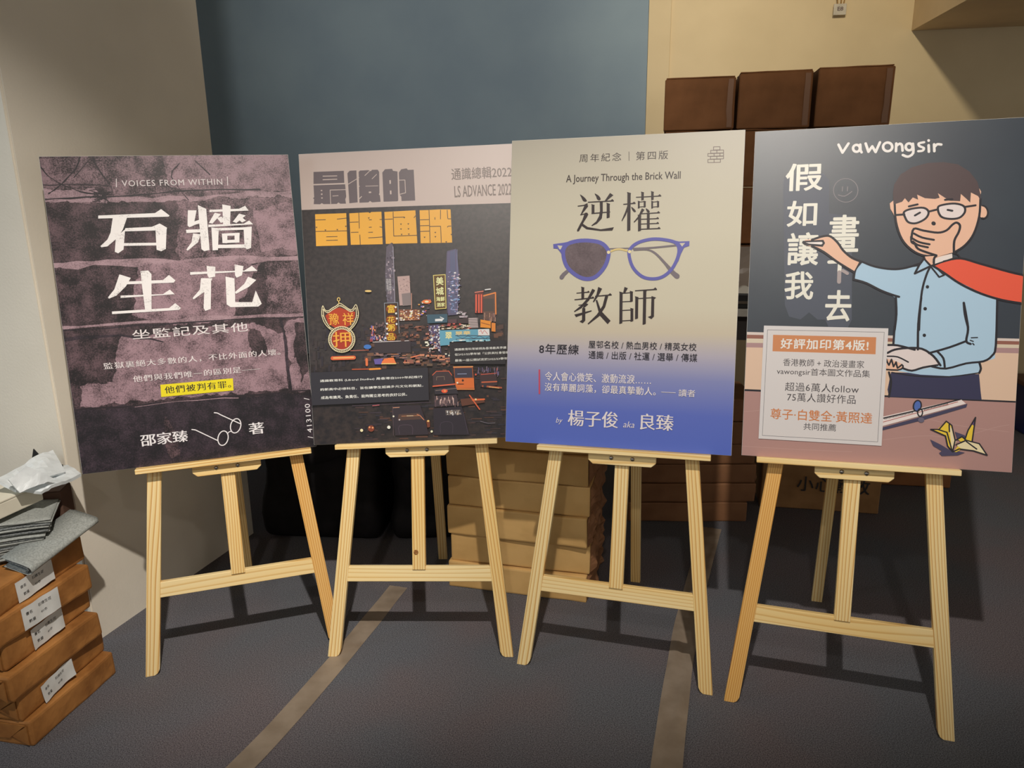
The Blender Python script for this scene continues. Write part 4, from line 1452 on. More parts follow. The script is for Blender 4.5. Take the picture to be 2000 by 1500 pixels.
# collar and placket
A.poly([(1300, 1020), (1345, 1070), (1240, 1120), (1275, 1045)], shirt)
S([(1300, 1020), (1270, 1060), (1240, 1118), (1345, 1068)], 14, ol)
S([(1350, 1068), (1385, 1110), (1410, 1142), (1445, 1128), (1400, 1085)], 11, ol)
S([(1345, 1075), (1320, 1130), (1290, 1240), (1275, 1400), (1270, 1510)], 14, ol, 4)
for x, y in ((1328, 1210), (1313, 1362)):
    A.poly(ell(x, y, 12, 12, 0, 12), ol)
S([(1582, 1320), (1590, 1400), (1612, 1490)], 15, ol, 3)
# writing arm
A.poly([(470, 885), (560, 880), (600, 862), (640, 860), (690, 890), (740, 960), (800, 1010), (850, 1040), (815, 1105), (700, 1040), (600, 970), (540, 940), (465, 918)], skin)
S([(520, 885), (600, 860), (650, 862), (700, 905), (740, 960), (800, 1010), (865, 1036)], 15, ol, 4)
S([(520, 930), (600, 968), (700, 1040), (812, 1108)], 15, ol, 4)
A.poly([(455, 893), (600, 885), (612, 908), (595, 934), (470, 922), (450, 905)], ol)
A.poly([(475, 903), (588, 899), (596, 908), (586, 918), (500, 912)], C(224, 214, 210))
# head
A.at('cartoon_teacher_print', *R7)
A.poly(ell(1716, 690, 34, 44, -0.2), skin)
S(ell(1714, 690, 34, 44, -0.2, 20, -1.4, 2.0), 11, ol)
A.poly([(1102, 600), (1640, 520), (1695, 600), (1695, 700), (1670, 800), (1600, 910), (1510, 975), (1400, 1000), (1300, 990), (1200, 940), (1130, 850), (1105, 740)], skin, 4)
S([(1098, 620), (1108, 760), (1150, 880), (1220, 955), (1300, 992), (1390, 996)], 14, ol, 4)
S([(1696, 600), (1688, 720), (1650, 840), (1590, 920), (1515, 970)], 14, ol, 4)
A.poly([(1310, 1000), (1380, 995), (1500, 975), (1500, 1010), (1400, 1035), (1350, 1060), (1320, 1030)], skin)
A.poly([(1375, 1020), (1400, 1005), (1500, 978), (1502, 1008), (1440, 1030), (1380, 1050)], C(222, 210, 204))
S([(1300, 1010), (1350, 1062)], 11, ol)
S([(1372, 1045), (1378, 1005), (1420, 988), (1530, 965)], 15, ol, 3)
S([(1505, 975), (1540, 985), (1556, 1008)], 9, ol)
S([(1440, 1032), (1545, 1008)], 10, ol)
hair = C(72, 56, 58)
A.poly([(1090, 640), (1086, 560), (1095, 500), (1140, 430), (1220, 380), (1330, 350), (1440, 345), (1540, 360), (1620, 410), (1675, 480), (1698, 570), (1696, 610), (1680, 580), (1630, 555), (1625, 625), (1600, 600), (1560, 565), (1555, 615), (1480, 612),
        (1400, 560), (1412, 592), (1380, 600), (1310, 595), (1255, 570), (1262, 605), (1225, 590), (1195, 625), (1170, 595), (1150, 620)], hair)
gl = C(216, 204, 202)
g1 = [(1165, 690), (1220, 668), (1300, 662), (1335, 690), (1315, 735), (1250, 768), (1195, 762), (1170, 725)]
g2 = [(1400, 660), (1440, 640), (1520, 632), (1580, 650), (1588, 690), (1550, 730), (1480, 738), (1420, 720)]
for q in (g1, g2):
    A.poly(q, gl, 4)
    S(q, 14, ol, 4, True)
S([(1336, 688), (1400, 672)], 14, ol)
S([(1105, 712), (1166, 708)], 14, ol)
S([(1590, 655), (1662, 644)], 14, ol)
S([(1240, 715), (1275, 695)], 14, ol)
S([(1468, 676), (1500, 682)], 14, ol)
S([(1198, 652), (1258, 638)], 14, ol)
S([(1450, 606), (1500, 602)], 14, ol)
A.poly(ell(1370, 770, 16, 14, 0.4, 14), ol)
# hand over the mouth
A.poly([(1225, 810), (1300, 820), (1400, 832), (1460, 815), (1520, 765), (1550, 770), (1555, 810), (1520, 880), (1510, 970), (1400, 1000), (1300, 965), (1240, 920), (1212, 880)], skin)
S([(1215, 880), (1232, 808), (1300, 820), (1400, 834), (1460, 818), (1500, 780), (1530, 764), (1554, 785), (1545, 830), (1515, 890), (1512, 970)], 15, ol, 4)
S([(1232, 840), (1290, 868), (1372, 884)], 14, ol, 3)
S([(1215, 870), (1270, 900), (1342, 915)], 14, ol, 3)
S([(1225, 895), (1260, 920), (1330, 936)], 14, ol, 3)
S([(1240, 910), (1260, 945), (1320, 970), (1390, 992)], 15, ol, 3)
S([(1212, 862), (1215, 900), (1240, 915)], 11, ol, 3)
# ruler and paper crane
A.at('ruler_print', *R8)
A.poly([(1010, 905), (1580, 745), (1608, 735), (1600, 760), (1300, 850), (1010, 925)], C(58, 56, 84))
A.poly([(1010, 830), (1560, 703), (1598, 735), (1012, 895)], C(222, 210, 206))
S([(1010, 842), (1250, 785), (1560, 705)], 9, ol)
for k in range(44):
    x = 1030 + k * 10.2
    if abs(x - 1265) > 34:
        S([(x, 838 - (x - 1010) * .231), (x + 2, 852 - (x - 1010) * .231)], 4, ol)
S([(1010, 868), (1540, 722)], 4, C(176, 90, 84))
A.poly(ell(1258, 752, 27, 38, 0.2), C(70, 100, 170))
S(ell(1258, 752, 27, 38, 0.2), 9, ol, 0, True)
A.poly(ell(1285, 850, 22, 18), C(96, 90, 110))
S(ell(1277, 798, 17, 26), 8, ol, 0, True)
A.at('paper_crane_print', *R8)
ye, pc, sh = C(222, 190, 52), C(232, 208, 166), C(64, 60, 88)
A.poly([(1348, 985), (1420, 1020), (1480, 1055), (1590, 1075), (1540, 1095), (1430, 1100), (1410, 1080), (1430, 1065), (1370, 1030)], sh)
A.poly([(1520, 930), (1590, 955), (1600, 1000), (1540, 990)], sh)
A.poly([(1352, 915), (1400, 912), (1460, 858), (1500, 890), (1520, 985), (1505, 1070), (1470, 1030), (1450, 960), (1400, 935)], ye)
A.poly([(1480, 885), (1500, 910), (1530, 1000), (1500, 1065)], pc)
A.poly([(1590, 980), (1610, 920), (1665, 830), (1655, 900), (1640, 1000)], ye)
A.poly([(1640, 880), (1665, 830), (1658, 890)], C(92, 62, 110))
A.poly([(1530, 1020), (1600, 990), (1690, 1010), (1745, 1092), (1650, 1060), (1560, 1050)], pc)
A.poly([(1510, 1070), (1540, 1030), (1570, 1050), (1530, 1072)], ye)
A.poly([(1540, 980), (1570, 965), (1600, 985), (1560, 1000)], ye)
for p in [[(1352, 915), (1410, 915), (1460, 858), (1498, 886), (1522, 990), (1504, 1070), (1470, 1030), (1455, 960), (1352, 915)], [(1400, 915), (1465, 935), (1500, 1060)], [(1480, 880), (1482, 930)],
          [(1590, 985), (1612, 920), (1664, 830), (1640, 1000)], [(1530, 1020), (1600, 990), (1690, 1012), (1745, 1092), (1650, 1062), (1550, 1050), (1506, 1070)], [(1600, 998), (1672, 1050)], [(1522, 990), (1570, 965), (1600, 990)]]:
    S(p, 9, ol)
# white review card
A.at('review_card', *R8)
A.poly([(183, 198), (1055, 214), (1008, 1032), (145, 986)], C(206, 202, 202))
A.poly([(207, 226), (1028, 240), (982, 1006), (170, 966)], C(110, 108, 112))
A.poly([(210, 229), (1025, 243), (979, 1003), (173, 963)], C(206, 201, 200))
A.poly([(247, 262), (970, 276), (965, 395), (243, 377)], C(196, 128, 82))
A.at('review_lettering', *R8)
dk, orr = C(66, 62, 66), C(196, 118, 62)
A.text('好評加印第4版!', (300, 357), (917, 298), C(236, 226, 218), 0.0, 0, 2, 1.08, fat=0.02)
A.at('review_lettering+', *R8)
A.text('香港教師 + 政治漫畫家', (317, 478), (887, 440), dk, 0, 0, 2)
A.text('vawongsir首本圖文作品集', (272, 546), (928, 506), dk, 0, 0, 2)
A.at('review_lettering+', *R8)
A.text('超過6萬人follow', (330, 652), (850, 608), dk, 0, 0, 2, 1.05)
A.text('75萬人讚好作品', (345, 724), (828, 680), dk, 0, 0, 2, 1.05)
A.at('review_lettering+', *R8)
A.text('尊子·白雙全·黃照達', (228, 848), (944, 802), orr, 0.008, 0, 2)
A.text('共同推薦', (460, 923), (690, 884), dk, 0, 0, 2)
A.finish()

# ------------------------------------------------------------------ wrapped paper packs
def pack_mesh(L, Wd, Hh, seed, amp=0.0045, bevel=0.007):
    """paper-wrapped bundle: long side along local Y, outer long face at x = 0, body towards -x"""
    bm = box_bm(-Wd, 0, 0, L, 0, Hh, bevel, 3, amp, 9.0, seed, 2)
    return bm


def end_flap(L, Wd, Hh, near, par, mat, seed):
    """the two pressed-in triangles and the folded tongue of a parcel end"""
    rnd = random.Random(seed)
    y = -0.0035 if near else L + 0.0035
    s = -1 if near else 1
    j = lambda a: a + rnd.uniform(-0.004, 0.004)
    t = 0.0022
    # tongue: trapezium from the top edge narrowing downwards
    o = [(-Wd + 0.012, Hh - 0.006), (-0.012, Hh - 0.006), (j(-Wd * 0.30), j(Hh * 0.30)), (j(-Wd * 0.70), j(Hh * 0.30))]
    vs = [(x, y, z) for x, z in o] + [(x, y + s * t, z) for x, z in o]
    fs = [[0, 1, 2, 3], [7, 6, 5, 4]] + [[i, 4 + i, 4 + (i + 1) % 4, (i + 1) % 4] for i in range(4)]
    bm = bmesh.new()
    bv = [bm.verts.new(v) for v in vs]
    for f in fs:
        bm.faces.new([bv[i] for i in f])
    bm_obj('end_flap', bm, mat, par)
    # side tucks
    for sx in (0, 1):
        x0, x1 = (-0.010, j(-Wd * 0.27)) if sx == 0 else (-Wd + 0.010, j(-Wd * 0.73))
        o = [(x0, Hh - 0.010), (x1, j(Hh * 0.42)), (x0, 0.006)]
        vs = [(x, y * 1.0 - s * 0.001, z) for x, z in o] + [(x, y + s * 0.0012, z) for x, z in o]
        fs = [[0, 1, 2], [5, 4, 3]] + [[i, 3 + i, 3 + (i + 1) % 3, (i + 1) % 3] for i in range(3)]
        bm = bmesh.new()
        bv = [bm.verts.new(v) for v in vs]
        for f in fs:
            bm.faces.new([bv[i] for i in f])
        bm_obj('side_tuck', bm, mat, par)


INK_BLACK = flat('black_print', (40, 36, 36), 0.6)


def label_part(par, yc, zc, w, h, tilt, seed, x=0.004):
    """paper label stuck on the long face, its corners lifting a little, with two printed lines"""
    rnd = random.Random(seed)
    nx, nz = 10, 5
    vs, fs = [], []
    c, s = math.cos(tilt), math.sin(tilt)

    def lift_at(p, q):
        return 0.006 * max(0, p - 0.62) ** 1.5 * 3 + 0.0012 * math.sin(p * nx * 1.3 + seed) + 0.004 * max(0, 0.3 - q) * (1 + math.sin(seed + p * nx * .7))
    for a in range(nx + 1):
        for b in range(nz + 1):
            u, v = (a / nx - .5) * w, (b / nz - .5) * h
            lift = lift_at(a / nx, b / nz)
            vs.append((x + 0.0012 + lift, yc + c * u - s * v, zc + s * u + c * v))
    for a in range(nx):
        for b in range(nz):
            i = a * (nz + 1) + b
            fs.append([i, i + nz + 1, i + nz + 2, i + 1])
    lb = mesh_obj('label', vs, fs, PAPER, par, smooth=True)
    lb['label'] = 'white paper label with two printed lines'
    for row in ((('書名', -0.40, 0.10, 0.15),), (('石牆生花', -0.06, 0.14, 0.15),), (('數量', -0.36, -0.28, 0.15),), (('40本', -0.02, -0.22, 0.15),)):
        V, F = [], []
        for txt, u0, v0, hh in row:
            gv, gf, asp = glyph_mesh(txt, 0.0, 1, 1.0, 0.0)
            b0 = len(V)
            hz = h * hh
            for gx, gy in gv:
                u, v = u0 * w + gx * hz * asp, v0 * h + gy * hz
                V.append((x + 0.0018 + lift_at(u / w + .5, v / h + .5), yc + c * u - s * v, zc + s * u + c * v))
            F += [[b0 + q for q in f] for f in gf]
        mesh_obj('printed_text', V, F, INK_BLACK, lb)


# the stack at the left edge: six kraft parcels, their long faces turned to the right
LP_O, LP_DIR = Vector((-1.221, 1.607)), math.atan2(1.907 - 1.607, -1.165 + 1.221)
zs = [0.0, 0.071, 0.141, 0.214, 0.284, 0.356, 0.428]
shift = [(0.010, 0.0, 0.00), (-0.008, 0.004, 0.03), (-0.006, -0.022, -0.02), (-0.020, 0.002, 0.04), (-0.016, -0.015, -0.03), (-0.024, 0.012, 0.03)]
plabels = ['bottom kraft paper parcel of the left stack, on the carpet, without a label',
           'kraft parcel second from the bottom of the left stack, crumpled white label on it',
           'kraft parcel third from the bottom of the left stack, without a label',
           'kraft parcel fourth from the bottom of the left stack, white label near its middle',
           'kraft parcel second from the top of the left stack, white label on its side',
           'top kraft parcel of the left stack, papers lying on it, white label']
lab = {1: (0.118, 0.030, 0.108, 0.052, 0.10), 3: (0.135, 0.032, 0.105, 0.058, 0.04), 4: (0.128, 0.036, 0.112, 0.060, 0.02), 5: (0.120, 0.030, 0.118, 0.056, 0.04)}
for i in range(6):
    z, hgt = zs[i] + 0.0005, zs[i + 1] - zs[i] - 0.001
    ang = LP_DIR - PI / 2 + shift[i][2]
    r = empty('kraft_parcel', (LP_O.x + shift[i][0], LP_O.y + shift[i][1], z), ang)
    tag(r, plabels[i], 'parcel', 'kraft parcels stacked by the column')
    bm_obj('wrapping', pack_mesh(0.305, 0.215, hgt, i + 1), KRAFT, r, smooth=False)
    end_flap(0.305, 0.215, hgt, True, r, KRAFT_FOLD, i)
    if i in lab:
        label_part(r, lab[i][0], lab[i][1] + 0.004, lab[i][2], lab[i][3], lab[i][4], i)


# pile in the middle, behind the second and third easel: six wide parcels
def wide_pack(name, loc, ang, W, D, Hh, mat, seed, crumple, label, group, foldmat):
    """front face along local X at y = 0, depth towards +y; the right end is crumpled paper"""
    r = empty(name, loc, ang)
    tag(r, label, 'parcel', group)
    bm = box_bm(0, W, 0, D, 0, Hh, 0.006, 3, 0.0035, 8, seed, 2)
    bm_obj('wrapping', bm, mat, r)
    # crumpled folded end
    rnd = random.Random(seed)
    vs, fs = [], []
    ny, nz = 14, 7
    for a in range(ny + 1):
        for b in range(nz + 1):
            y, z = D * (0.02 + 0.96 * a / ny), Hh * (0.04 + 0.92 * b / nz)
            e = min(a, ny - a, b, nz - b)
            x = W + 0.004 + (abs(noise.noise(Vector((y * 26, z * 26, seed * 5.1)))) * crumple if e > 0 else -0.003)
            vs.append((x, y, z))
    for a in range(ny):
        for b in range(nz):
            i = a * (nz + 1) + b
            fs.append([i, i + nz + 1, i + nz + 2, i + 1])
    mesh_obj('folded_end', vs, fs, foldmat, r)
    return r


pile_z = [0.0, 0.097, 0.200, 0.305, 0.410, 0.515, 0.615]
names = ['bottom', 'second', 'third', 'fourth', 'fifth', 'top']
pl = ['tan paper parcel at the bottom of the pile behind the third easel, on the carpet',
      'tan parcel second from the bottom of the pile behind the third easel',
      'tan parcel third from the bottom of the pile behind the third easel',
      'tan parcel fourth from the bottom of the pile behind the third easel',
      'tan parcel fifth from the bottom of the pile, just below the poster edges',
      'topmost tan parcel of the pile, mostly hidden behind the two middle posters']
P_L, P_R = Vector((-0.224, 2.372)), Vector((0.241, 2.247))
p_ang = math.atan2(P_R.y - P_L.y, P_R.x - P_L.x)
jx = [(-0.004, 0.0, 0.0), (0.006, 0.006, 0.02), (-0.003, 0.002, -0.015), (0.004, 0.004, 0.01), (0.0, 0.008, -0.01), (0.006, 0.010, 0.015)]
for i in range(6):
    wide_pack('wrapped_parcel', (P_L.x + jx[i][0], P_L.y + jx[i][1], pile_z[i] + 0.0005), p_ang + jx[i][2], (P_R - P_L).length, 0.30, pile_z[i + 1] - pile_z[i] - 0.002,
              KRAFT_TAN, 20 + i, 0.030, pl[i], 'tan parcels piled in the middle', KRAFT_DULL)

# a lower stack under the table, further back to the right
s_z = [0.0, 0.086, 0.169, 0.250, 0.335, 0.430, 0.525]
sl = ['bottom brown parcel of the stack under the table, resting on the carpet',
      'brown parcel second from the bottom under the table, overhanging on the right',
      'brown parcel third from the bottom of the stack under the table',
      'brown parcel fourth from the bottom, just under the corner of the cream poster',
      'brown parcel fifth from the bottom, seen in the gap between the two right posters',
      'topmost brown parcel under the table, seen in the gap between the two right posters']
sj = [(0.0, 0.0), (0.032, -0.004), (0.028, 0.004), (0.020, 0.0), (0.024, 0.003), (0.018, 0.0)]
for i in range(6):
    wide_pack('wrapped_parcel', (0.47 + sj[i][0], 2.872 + sj[i][1], s_z[i] + 0.0005), -0.03 + 0.012 * (i % 2), 0.485, 0.28, s_z[i + 1] - s_z[i] - 0.002,
              KRAFT_DULL, 40 + i, 0.012, sl[i], 'brown parcels stacked under the table', KRAFT_DULL)


# ------------------------------------------------------------------ cartons
def carton(loc, ang, W, D, Hh, mat, seed, label, group=None, worn=True):
    """cardboard box: front face along local X at y = 0, depth towards +y"""
    r = empty('cardboard_carton', loc, ang)
    tag(r, label, 'carton', group)
    bm = box_bm(0, W, 0, D, 0, Hh, 0.004, 3, 0.0025, 5, seed, 1)
    bm_obj('box_body', bm, mat, r)
    rnd = random.Random(seed)
    # closed top flaps, slightly sprung at the front edge, and the tape across the seam
    for k, (y0, y1) in enumerate(((0.0, D / 2 - 0.002), (D / 2 + 0.002, D))):
        vs = []
        nx = 8
        for zoff in (0.001, 0.0045):
            for a in range(nx + 1):
                x = 0.004 + (W - 0.008) * a / nx
                vs.append((x, y0 + (0.002 if k == 0 else 0), Hh + zoff + (0.004 * noise.noise(Vector((x * 9, seed, k))) if k == 0 else 0)))
                vs.append((x, y1, Hh + zoff))
        fs = []
        for a in range(nx):
            q = 2 * a
            fs.append([q, q + 1, q + 3, q + 2])
            m = 2 * (nx + 1) + q
            fs.append([m, m + 2, m + 3, m + 1])
            fs.append([q, q + 2, m + 2, m])
            fs.append([q + 1, m + 1, m + 3, q + 3])
        m = 2 * (nx + 1)
        fs.append([0, m, m + 1, 1])
        fs.append([2 * nx, 2 * nx + 1, m + 2 * nx + 1, m + 2 * nx])
        mesh_obj('flap', vs, fs, mat, r)
    t = 0.0004
    bm = box_bm(W * 0.0 + 0.002, W - 0.002, D / 2 - 0.024, D / 2 + 0.024, Hh + 0.0046, Hh + 0.0052)
    bm_obj('packing_tape', bm, TAPE_BROWN, r)
    if worn:
        # tape wrapped over the front, creased
        vs, fs = [], []
        nz = 6
        for a in range(nz + 1):
            z = Hh * (0.04 + 0.92 * a / nz)
            x = W * 0.93
            dx = 0.006 * noise.noise(Vector((z * 20, seed, 1)))
            vs += [(x - 0.010 + dx, -0.0040, z), (x + 0.010 + dx * .4, -0.0046, z)]
        for a in range(nz):
            fs.append([2 * a, 2 * a + 1, 2 * a + 3, 2 * a + 2])
        tp = mesh_obj('edge_tape', vs, fs, flat('clear_tape', (136, 92, 58), 0.3, 0.5), r)
    return r


TBL_TOP = 0.862
ct = -0.055
rows_z = [1.115, 1.332, 1.548]
cl = {(2, 0): 'dark brown carton at the top left of the carton wall behind the posters',
      (2, 1): 'dark brown carton in the middle of the top row of the carton wall',
      (2, 2): 'dark brown carton at the top right of the carton wall, lid edge bowed',
      (1, 0): 'dark carton at the left of the middle row, hidden behind the cream poster',
      (1, 1): 'dark carton seen as a strip between the two right posters, just below the top row',
      (1, 2): 'dark carton at the right of the middle row, behind the cartoon poster',
      (0, 0): 'dark carton at the left of the lowest row on the table, behind the cream poster',
      (0, 1): 'dark carton seen as a strip between the two right posters, lowest of its column',
      (0, 2): 'dark carton at the right of the lowest row on the table, behind the cartoon poster'}
xs = [0.606, 0.876, 1.150]
ws = [0.262, 0.264, 0.262]
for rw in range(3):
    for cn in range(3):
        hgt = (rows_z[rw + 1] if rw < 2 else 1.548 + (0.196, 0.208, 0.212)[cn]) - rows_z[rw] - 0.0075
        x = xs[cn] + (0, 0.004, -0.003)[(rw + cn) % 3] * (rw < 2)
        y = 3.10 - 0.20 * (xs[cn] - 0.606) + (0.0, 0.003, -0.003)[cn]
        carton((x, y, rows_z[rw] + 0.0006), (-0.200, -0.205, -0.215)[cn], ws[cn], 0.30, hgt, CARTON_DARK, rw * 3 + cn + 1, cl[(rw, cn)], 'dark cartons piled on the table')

# table carrying the cartons
TYAW = -0.20
tb = empty('folding_table', (0.34, 3.125, 0), TYAW)
tag(tb, 'dark table behind the posters carrying the wall of cartons', 'table')
TOPM = noisy('grey_laminate', (150, 146, 138), (164, 160, 152), 20, 0.5)
DKM = flat('dark_table_edge', (40, 34, 32), 0.5)
bm_obj('table_top', box_bm(0.0, 1.30, -0.03, 0.60, TBL_TOP - 0.030, TBL_TOP, 0.003), TOPM, tb)
bm_obj('apron', box_bm(0.02, 1.28, 0.0, 0.02, TBL_TOP - 0.13, TBL_TOP - 0.0305), DKM, tb)
for lx in (0.0, 1.10):
    for ly in (0.40, 0.56):
        bm_obj('leg', box_bm(lx, lx + 0.032, ly, ly + 0.032, 0, TBL_TOP - 0.0305, 0.003), DKM, tb)
# between table top and cartons: a wide film-wrapped bundle and a tape dispenser in front of the gap
fw = empty('film_wrapped_bundle', (0.60, 3.125, TBL_TOP + 0.0006), TYAW)
tag(fw, 'long brown bundle in clear plastic film lying on the table under the cartons', 'bundle')
bm_obj('bundle_body', box_bm(0, 0.88, 0, 0.30, 0, 0.248, 0.01, 3, 0.004, 7, 5), noisy('brown_bundle', (112, 76, 50), (140, 100, 66), 12, 0.6), fw)
vs, fs = [], []
for a in range(25):
    for b in range(9):
        x, z = 0.02 + 0.86 * a / 24, 0.070 + 0.17 * b / 8
        vs.append((x, -0.006 - 0.010 * abs(noise.noise(Vector((x * 22, z * 22, 3)))), z))
for a in range(24):
    for b in range(8):
        i = a * 9 + b
        fs.append([i, i + 9, i + 10, i + 1])
film = new_mat('clear_film', 0.22, 0.6)
film[2].inputs['Base Color'].default_value = srgb(206, 200, 190)
film[2].inputs['Alpha'].default_value = 0.45
mesh_obj('plastic_film', vs, fs, film[0], fw)
td = empty('tape_dispenser', (0.885, 2.998, TBL_TOP + 0.0006), TYAW)
tag(td, 'small black tape dispenser on the table edge between the two right posters', 'dispenser')
bm_obj('dispenser_body', box_bm(0, 0.085, 0, 0.05, 0, 0.060, 0.006), BLACK, td)
bm = bmesh.new()
bmesh.ops.create_cone(bm, segments=24, radius1=0.026, radius2=0.026, depth=0.03, cap_ends=True)
rl = bm_obj('tape_roll', bm, flat('white_tape', (216, 212, 200), 0.4), td, smooth=False)
rl.location = (0.045, 0.025, 0.063)
rl.rotation_euler = (PI / 2, 0, 0)
bm_obj('cutter_blade', box_bm(0.004, 0.082, -0.004, -0.0005, 0.020, 0.030), STEEL, td)

# carton on the carpet with brush lettering
c0, c1 = Vector((1.058, 3.008)), Vector((1.524, 2.909))
ca = math.atan2(c1.y - c0.y, c1.x - c0.x)
cf = carton((c0.x, c0.y, 0.0005), ca, (c1 - c0).length, 0.30, 0.34, CARTON, 77, 'light brown carton on the carpet behind the fourth easel, with brush lettering', None, False)
V, F = [], []
gv, gf, asp = glyph_mesh('小心輕放', 0.0, 2, 1.12, 0)
for k, (dx, dz) in enumerate(((0, 0), (0.0012, 0), (0, 0.0012), (0.0012, 0.0012))):
    b0 = len(V)
    for gx, gy in gv:
        V.append((0.145 + gx * 0.285 + dx, -0.0052 - k * 2e-5, 0.085 + gy * 0.066 + dz))
    F += [[b0 + q for q in f] for f in gf]
lt = mesh_obj('brush_lettering', V, F, INK_BLACK, cf)
lt['label'] = 'black brush lettering'

carton((1.640, 3.240, 0.0005), -0.2, 0.34, 0.30, 0.30, CARTON_DARK, 88, 'dark carton on the carpet, to the right of the lettered carton', None, False)

# ------------------------------------------------------------------ dark bags in the recess
def bag(name, loc, ang, W, D, Hh, seed, label, cat, taper=0.8, handle=True):
    r = empty(name, loc, ang)
    tag(r, label, cat)
    bm = box_bm(-W / 2, W / 2, 0, D, 0, Hh, 0.05, 3, 0.0, 1, seed, 3)
    for v in bm.verts:
        k = v.co.z / Hh
        f = 1 - (1 - taper) * k ** 1.6
        v.co.x *= f
        v.co.y = D / 2 + (v.co.y - D / 2) * f
        d = noise.noise_vector(v.co * 7 + Vector((seed, 0, 0)))
        v.co += d * 0.03 * min(1, k * 4)
        v.co.z = max(0.0, v.co.z)
    bm_obj('bag_body', bm, BLACK_CLOTH, r, smooth=True)
    # flap folded over the front
    vs, fs = [], []
    for a in range(13):
        for b in range(7):
            x = (-W / 2 + W * a / 12) * 0.80
            t = b / 6
            edge = 1 - 0.35 * abs(a / 6 - 1) ** 2
            y = 0.07 - 0.12 * math.sin(t * PI * .5)
            z = Hh * (1.0 - 0.42 * t * edge)
            vs.append((x, y - 0.015 * noise.noise(Vector((x * 9, t * 4, seed))), z))
    for a in range(12):
        for b in range(6):
            i = a * 7 + b
            fs.append([i, i + 7, i + 8, i + 1])
    o = mesh_obj('flap', vs, fs, BLACK_CLOTH, r, smooth=True)
    md = o.modifiers.new('thickness', 'SOLIDIFY')
    md.thickness = 0.006
    if handle:
        pts = [(W * 0.16 * math.cos(a), D * 0.5, Hh * 0.96 + 0.09 * math.sin(a)) for a in [PI * k / 12 for k in range(13)]]
        tube_obj('handle', pts, 0.010, BLACK_CLOTH, r)
    return r


bag('duffel_bag', (-0.765, 2.74, 0), -0.1, 0.48, 0.30, 0.58, 3, 'black bag on the carpet next to the column, behind the first easel', 'bag', 0.86)
bag('backpack', (-0.350, 2.72, 0), 0.04, 0.26, 0.26, 0.52, 8, 'black backpack on the carpet left of the parcel pile, behind the second easel', 'bag', 0.72)
bs = empty('storage_case', (-1.00, 3.25, 0), -0.16)
tag(bs, 'large black case standing in the recess behind the black bags', 'case')
bm_obj('case_body', box_bm(0, 0.95, 0, 0.45, 0.0, 0.52, 0.03, 1, 0.0), BLACK_CLOTH, bs)
bm_obj('case_lid', box_bm(-0.005, 0.955, -0.005, 0.455, 0.5205, 0.60, 0.02), BLACK_CLOTH, bs)
for hx in (0.2, 0.75):
    bm_obj('latch', box_bm(hx, hx + 0.04, -0.014, -0.0055, 0.48, 0.55, 0.003), BLACK, bs)

# navy bin at the far right
nb_ = empty('storage_bin', (2.785, 3.90, 0), -0.1)
tag(nb_, 'navy blue plastic bin by the back wall, at the right picture edge', 'bin')
NAVY = flat('navy_plastic', (34, 40, 92), 0.45)
bm_obj('bin_body', box_bm(0, 0.40, 0, 0.24, 0, 0.26, 0.015), NAVY, nb_)
bm_obj('rim', box_bm(-0.012, 0.412, -0.012, 0.252, 0.2605, 0.285, 0.006), flat('brown_plastic', (96, 62, 52), 0.5), nb_)

# ------------------------------------------------------------------ floor tape
def floor_tape(pts, w, label, seed, crease):
    P = [Vector((p[0], p[1])) for p in pts]
    vs, fs = [], []
    dense = smooth(pts, 24)
    D_ = [Vector(p) for p in dense]
    rnd = random.Random(seed)
    nw = 6
    for i, p in enumerate(D_):
        t = (D_[min(i + 1, len(D_) - 1)] - D_[max(i - 1, 0)]).normalized()
        n = Vector((t.y, -t.x))
        for k in range(nw + 1):
            q = p + n * ((k / nw - .5) * w * (1 + 0.05 * noise.noise(Vector((i * .15, seed, 0)))))
            z = 0.0012 + crease * max(0, noise.noise(Vector((k * 0.9, i * 0.07, seed))))
            vs.append((q.x, q.y, z))
    m = len(D_)
    for i in range(m - 1):
        for k in range(nw):
            a = i * (nw + 1) + k
            fs.append([a, a + 1, a + nw + 2, a + nw + 1])
    o = mesh_obj('floor_tape', vs, fs, noisy('taupe_tape', (132, 118, 102), (150, 136, 120), 14, 0.45, 4, 0.15, 0.4), None, smooth=True)
    tag(o, label, 'tape', 'tape strips on the carpet')
    return o


floor_tape([(-1.14, 0.55), (-0.84, 1.18), (-0.668, 1.523), (-0.53, 1.93), (-0.405, 2.37)], 0.066, 'taupe tape strip running diagonally under the left legs of the second easel', 2, 0.0015)
floor_tape([(0.12, 0.55), (0.27, 1.15), (0.354, 1.50), (0.552, 2.14), (0.80, 2.80)], 0.074, 'creased taupe tape strip running under the right leg of the third easel', 9, 0.012)

# ------------------------------------------------------------------ papers on top of the left stack
TOPZ = 0.4285
LEAF = noisy('grey_newsprint', (138, 142, 138), (164, 168, 164), 220, 0.7, 4, 0.1)
LEAFD = noisy('printed_newsprint', (76, 80, 84), (128, 132, 130), 260, 0.7, 4, 0.1)


def sheet(name, W, D, curve, thick, mat, seed, parent=None, nx=14, ny=8):
    """a folded sheet lying along X: curve bends it along X"""
    vs, fs = [], []
    for a in range(nx + 1):
        for b in range(ny + 1):
            u, v = a / nx, b / ny
            x, y = (u - .5) * W, (v - .5) * D
            z = curve * math.sin(u * PI) + 0.003 * noise.noise(Vector((x * 14, y * 14, seed)))
            vs.append((x, y, z))
    for a in range(nx):
        for b in range(ny):
            i = a * (ny + 1) + b
            fs.append([i, i + ny + 1, i + ny + 2, i + 1])
    o = mesh_obj(name, vs, fs, mat, parent, smooth=True)
    md = o.modifiers.new('thickness', 'SOLIDIFY')
    md.thickness = thick
    md.offset = 1
    return o


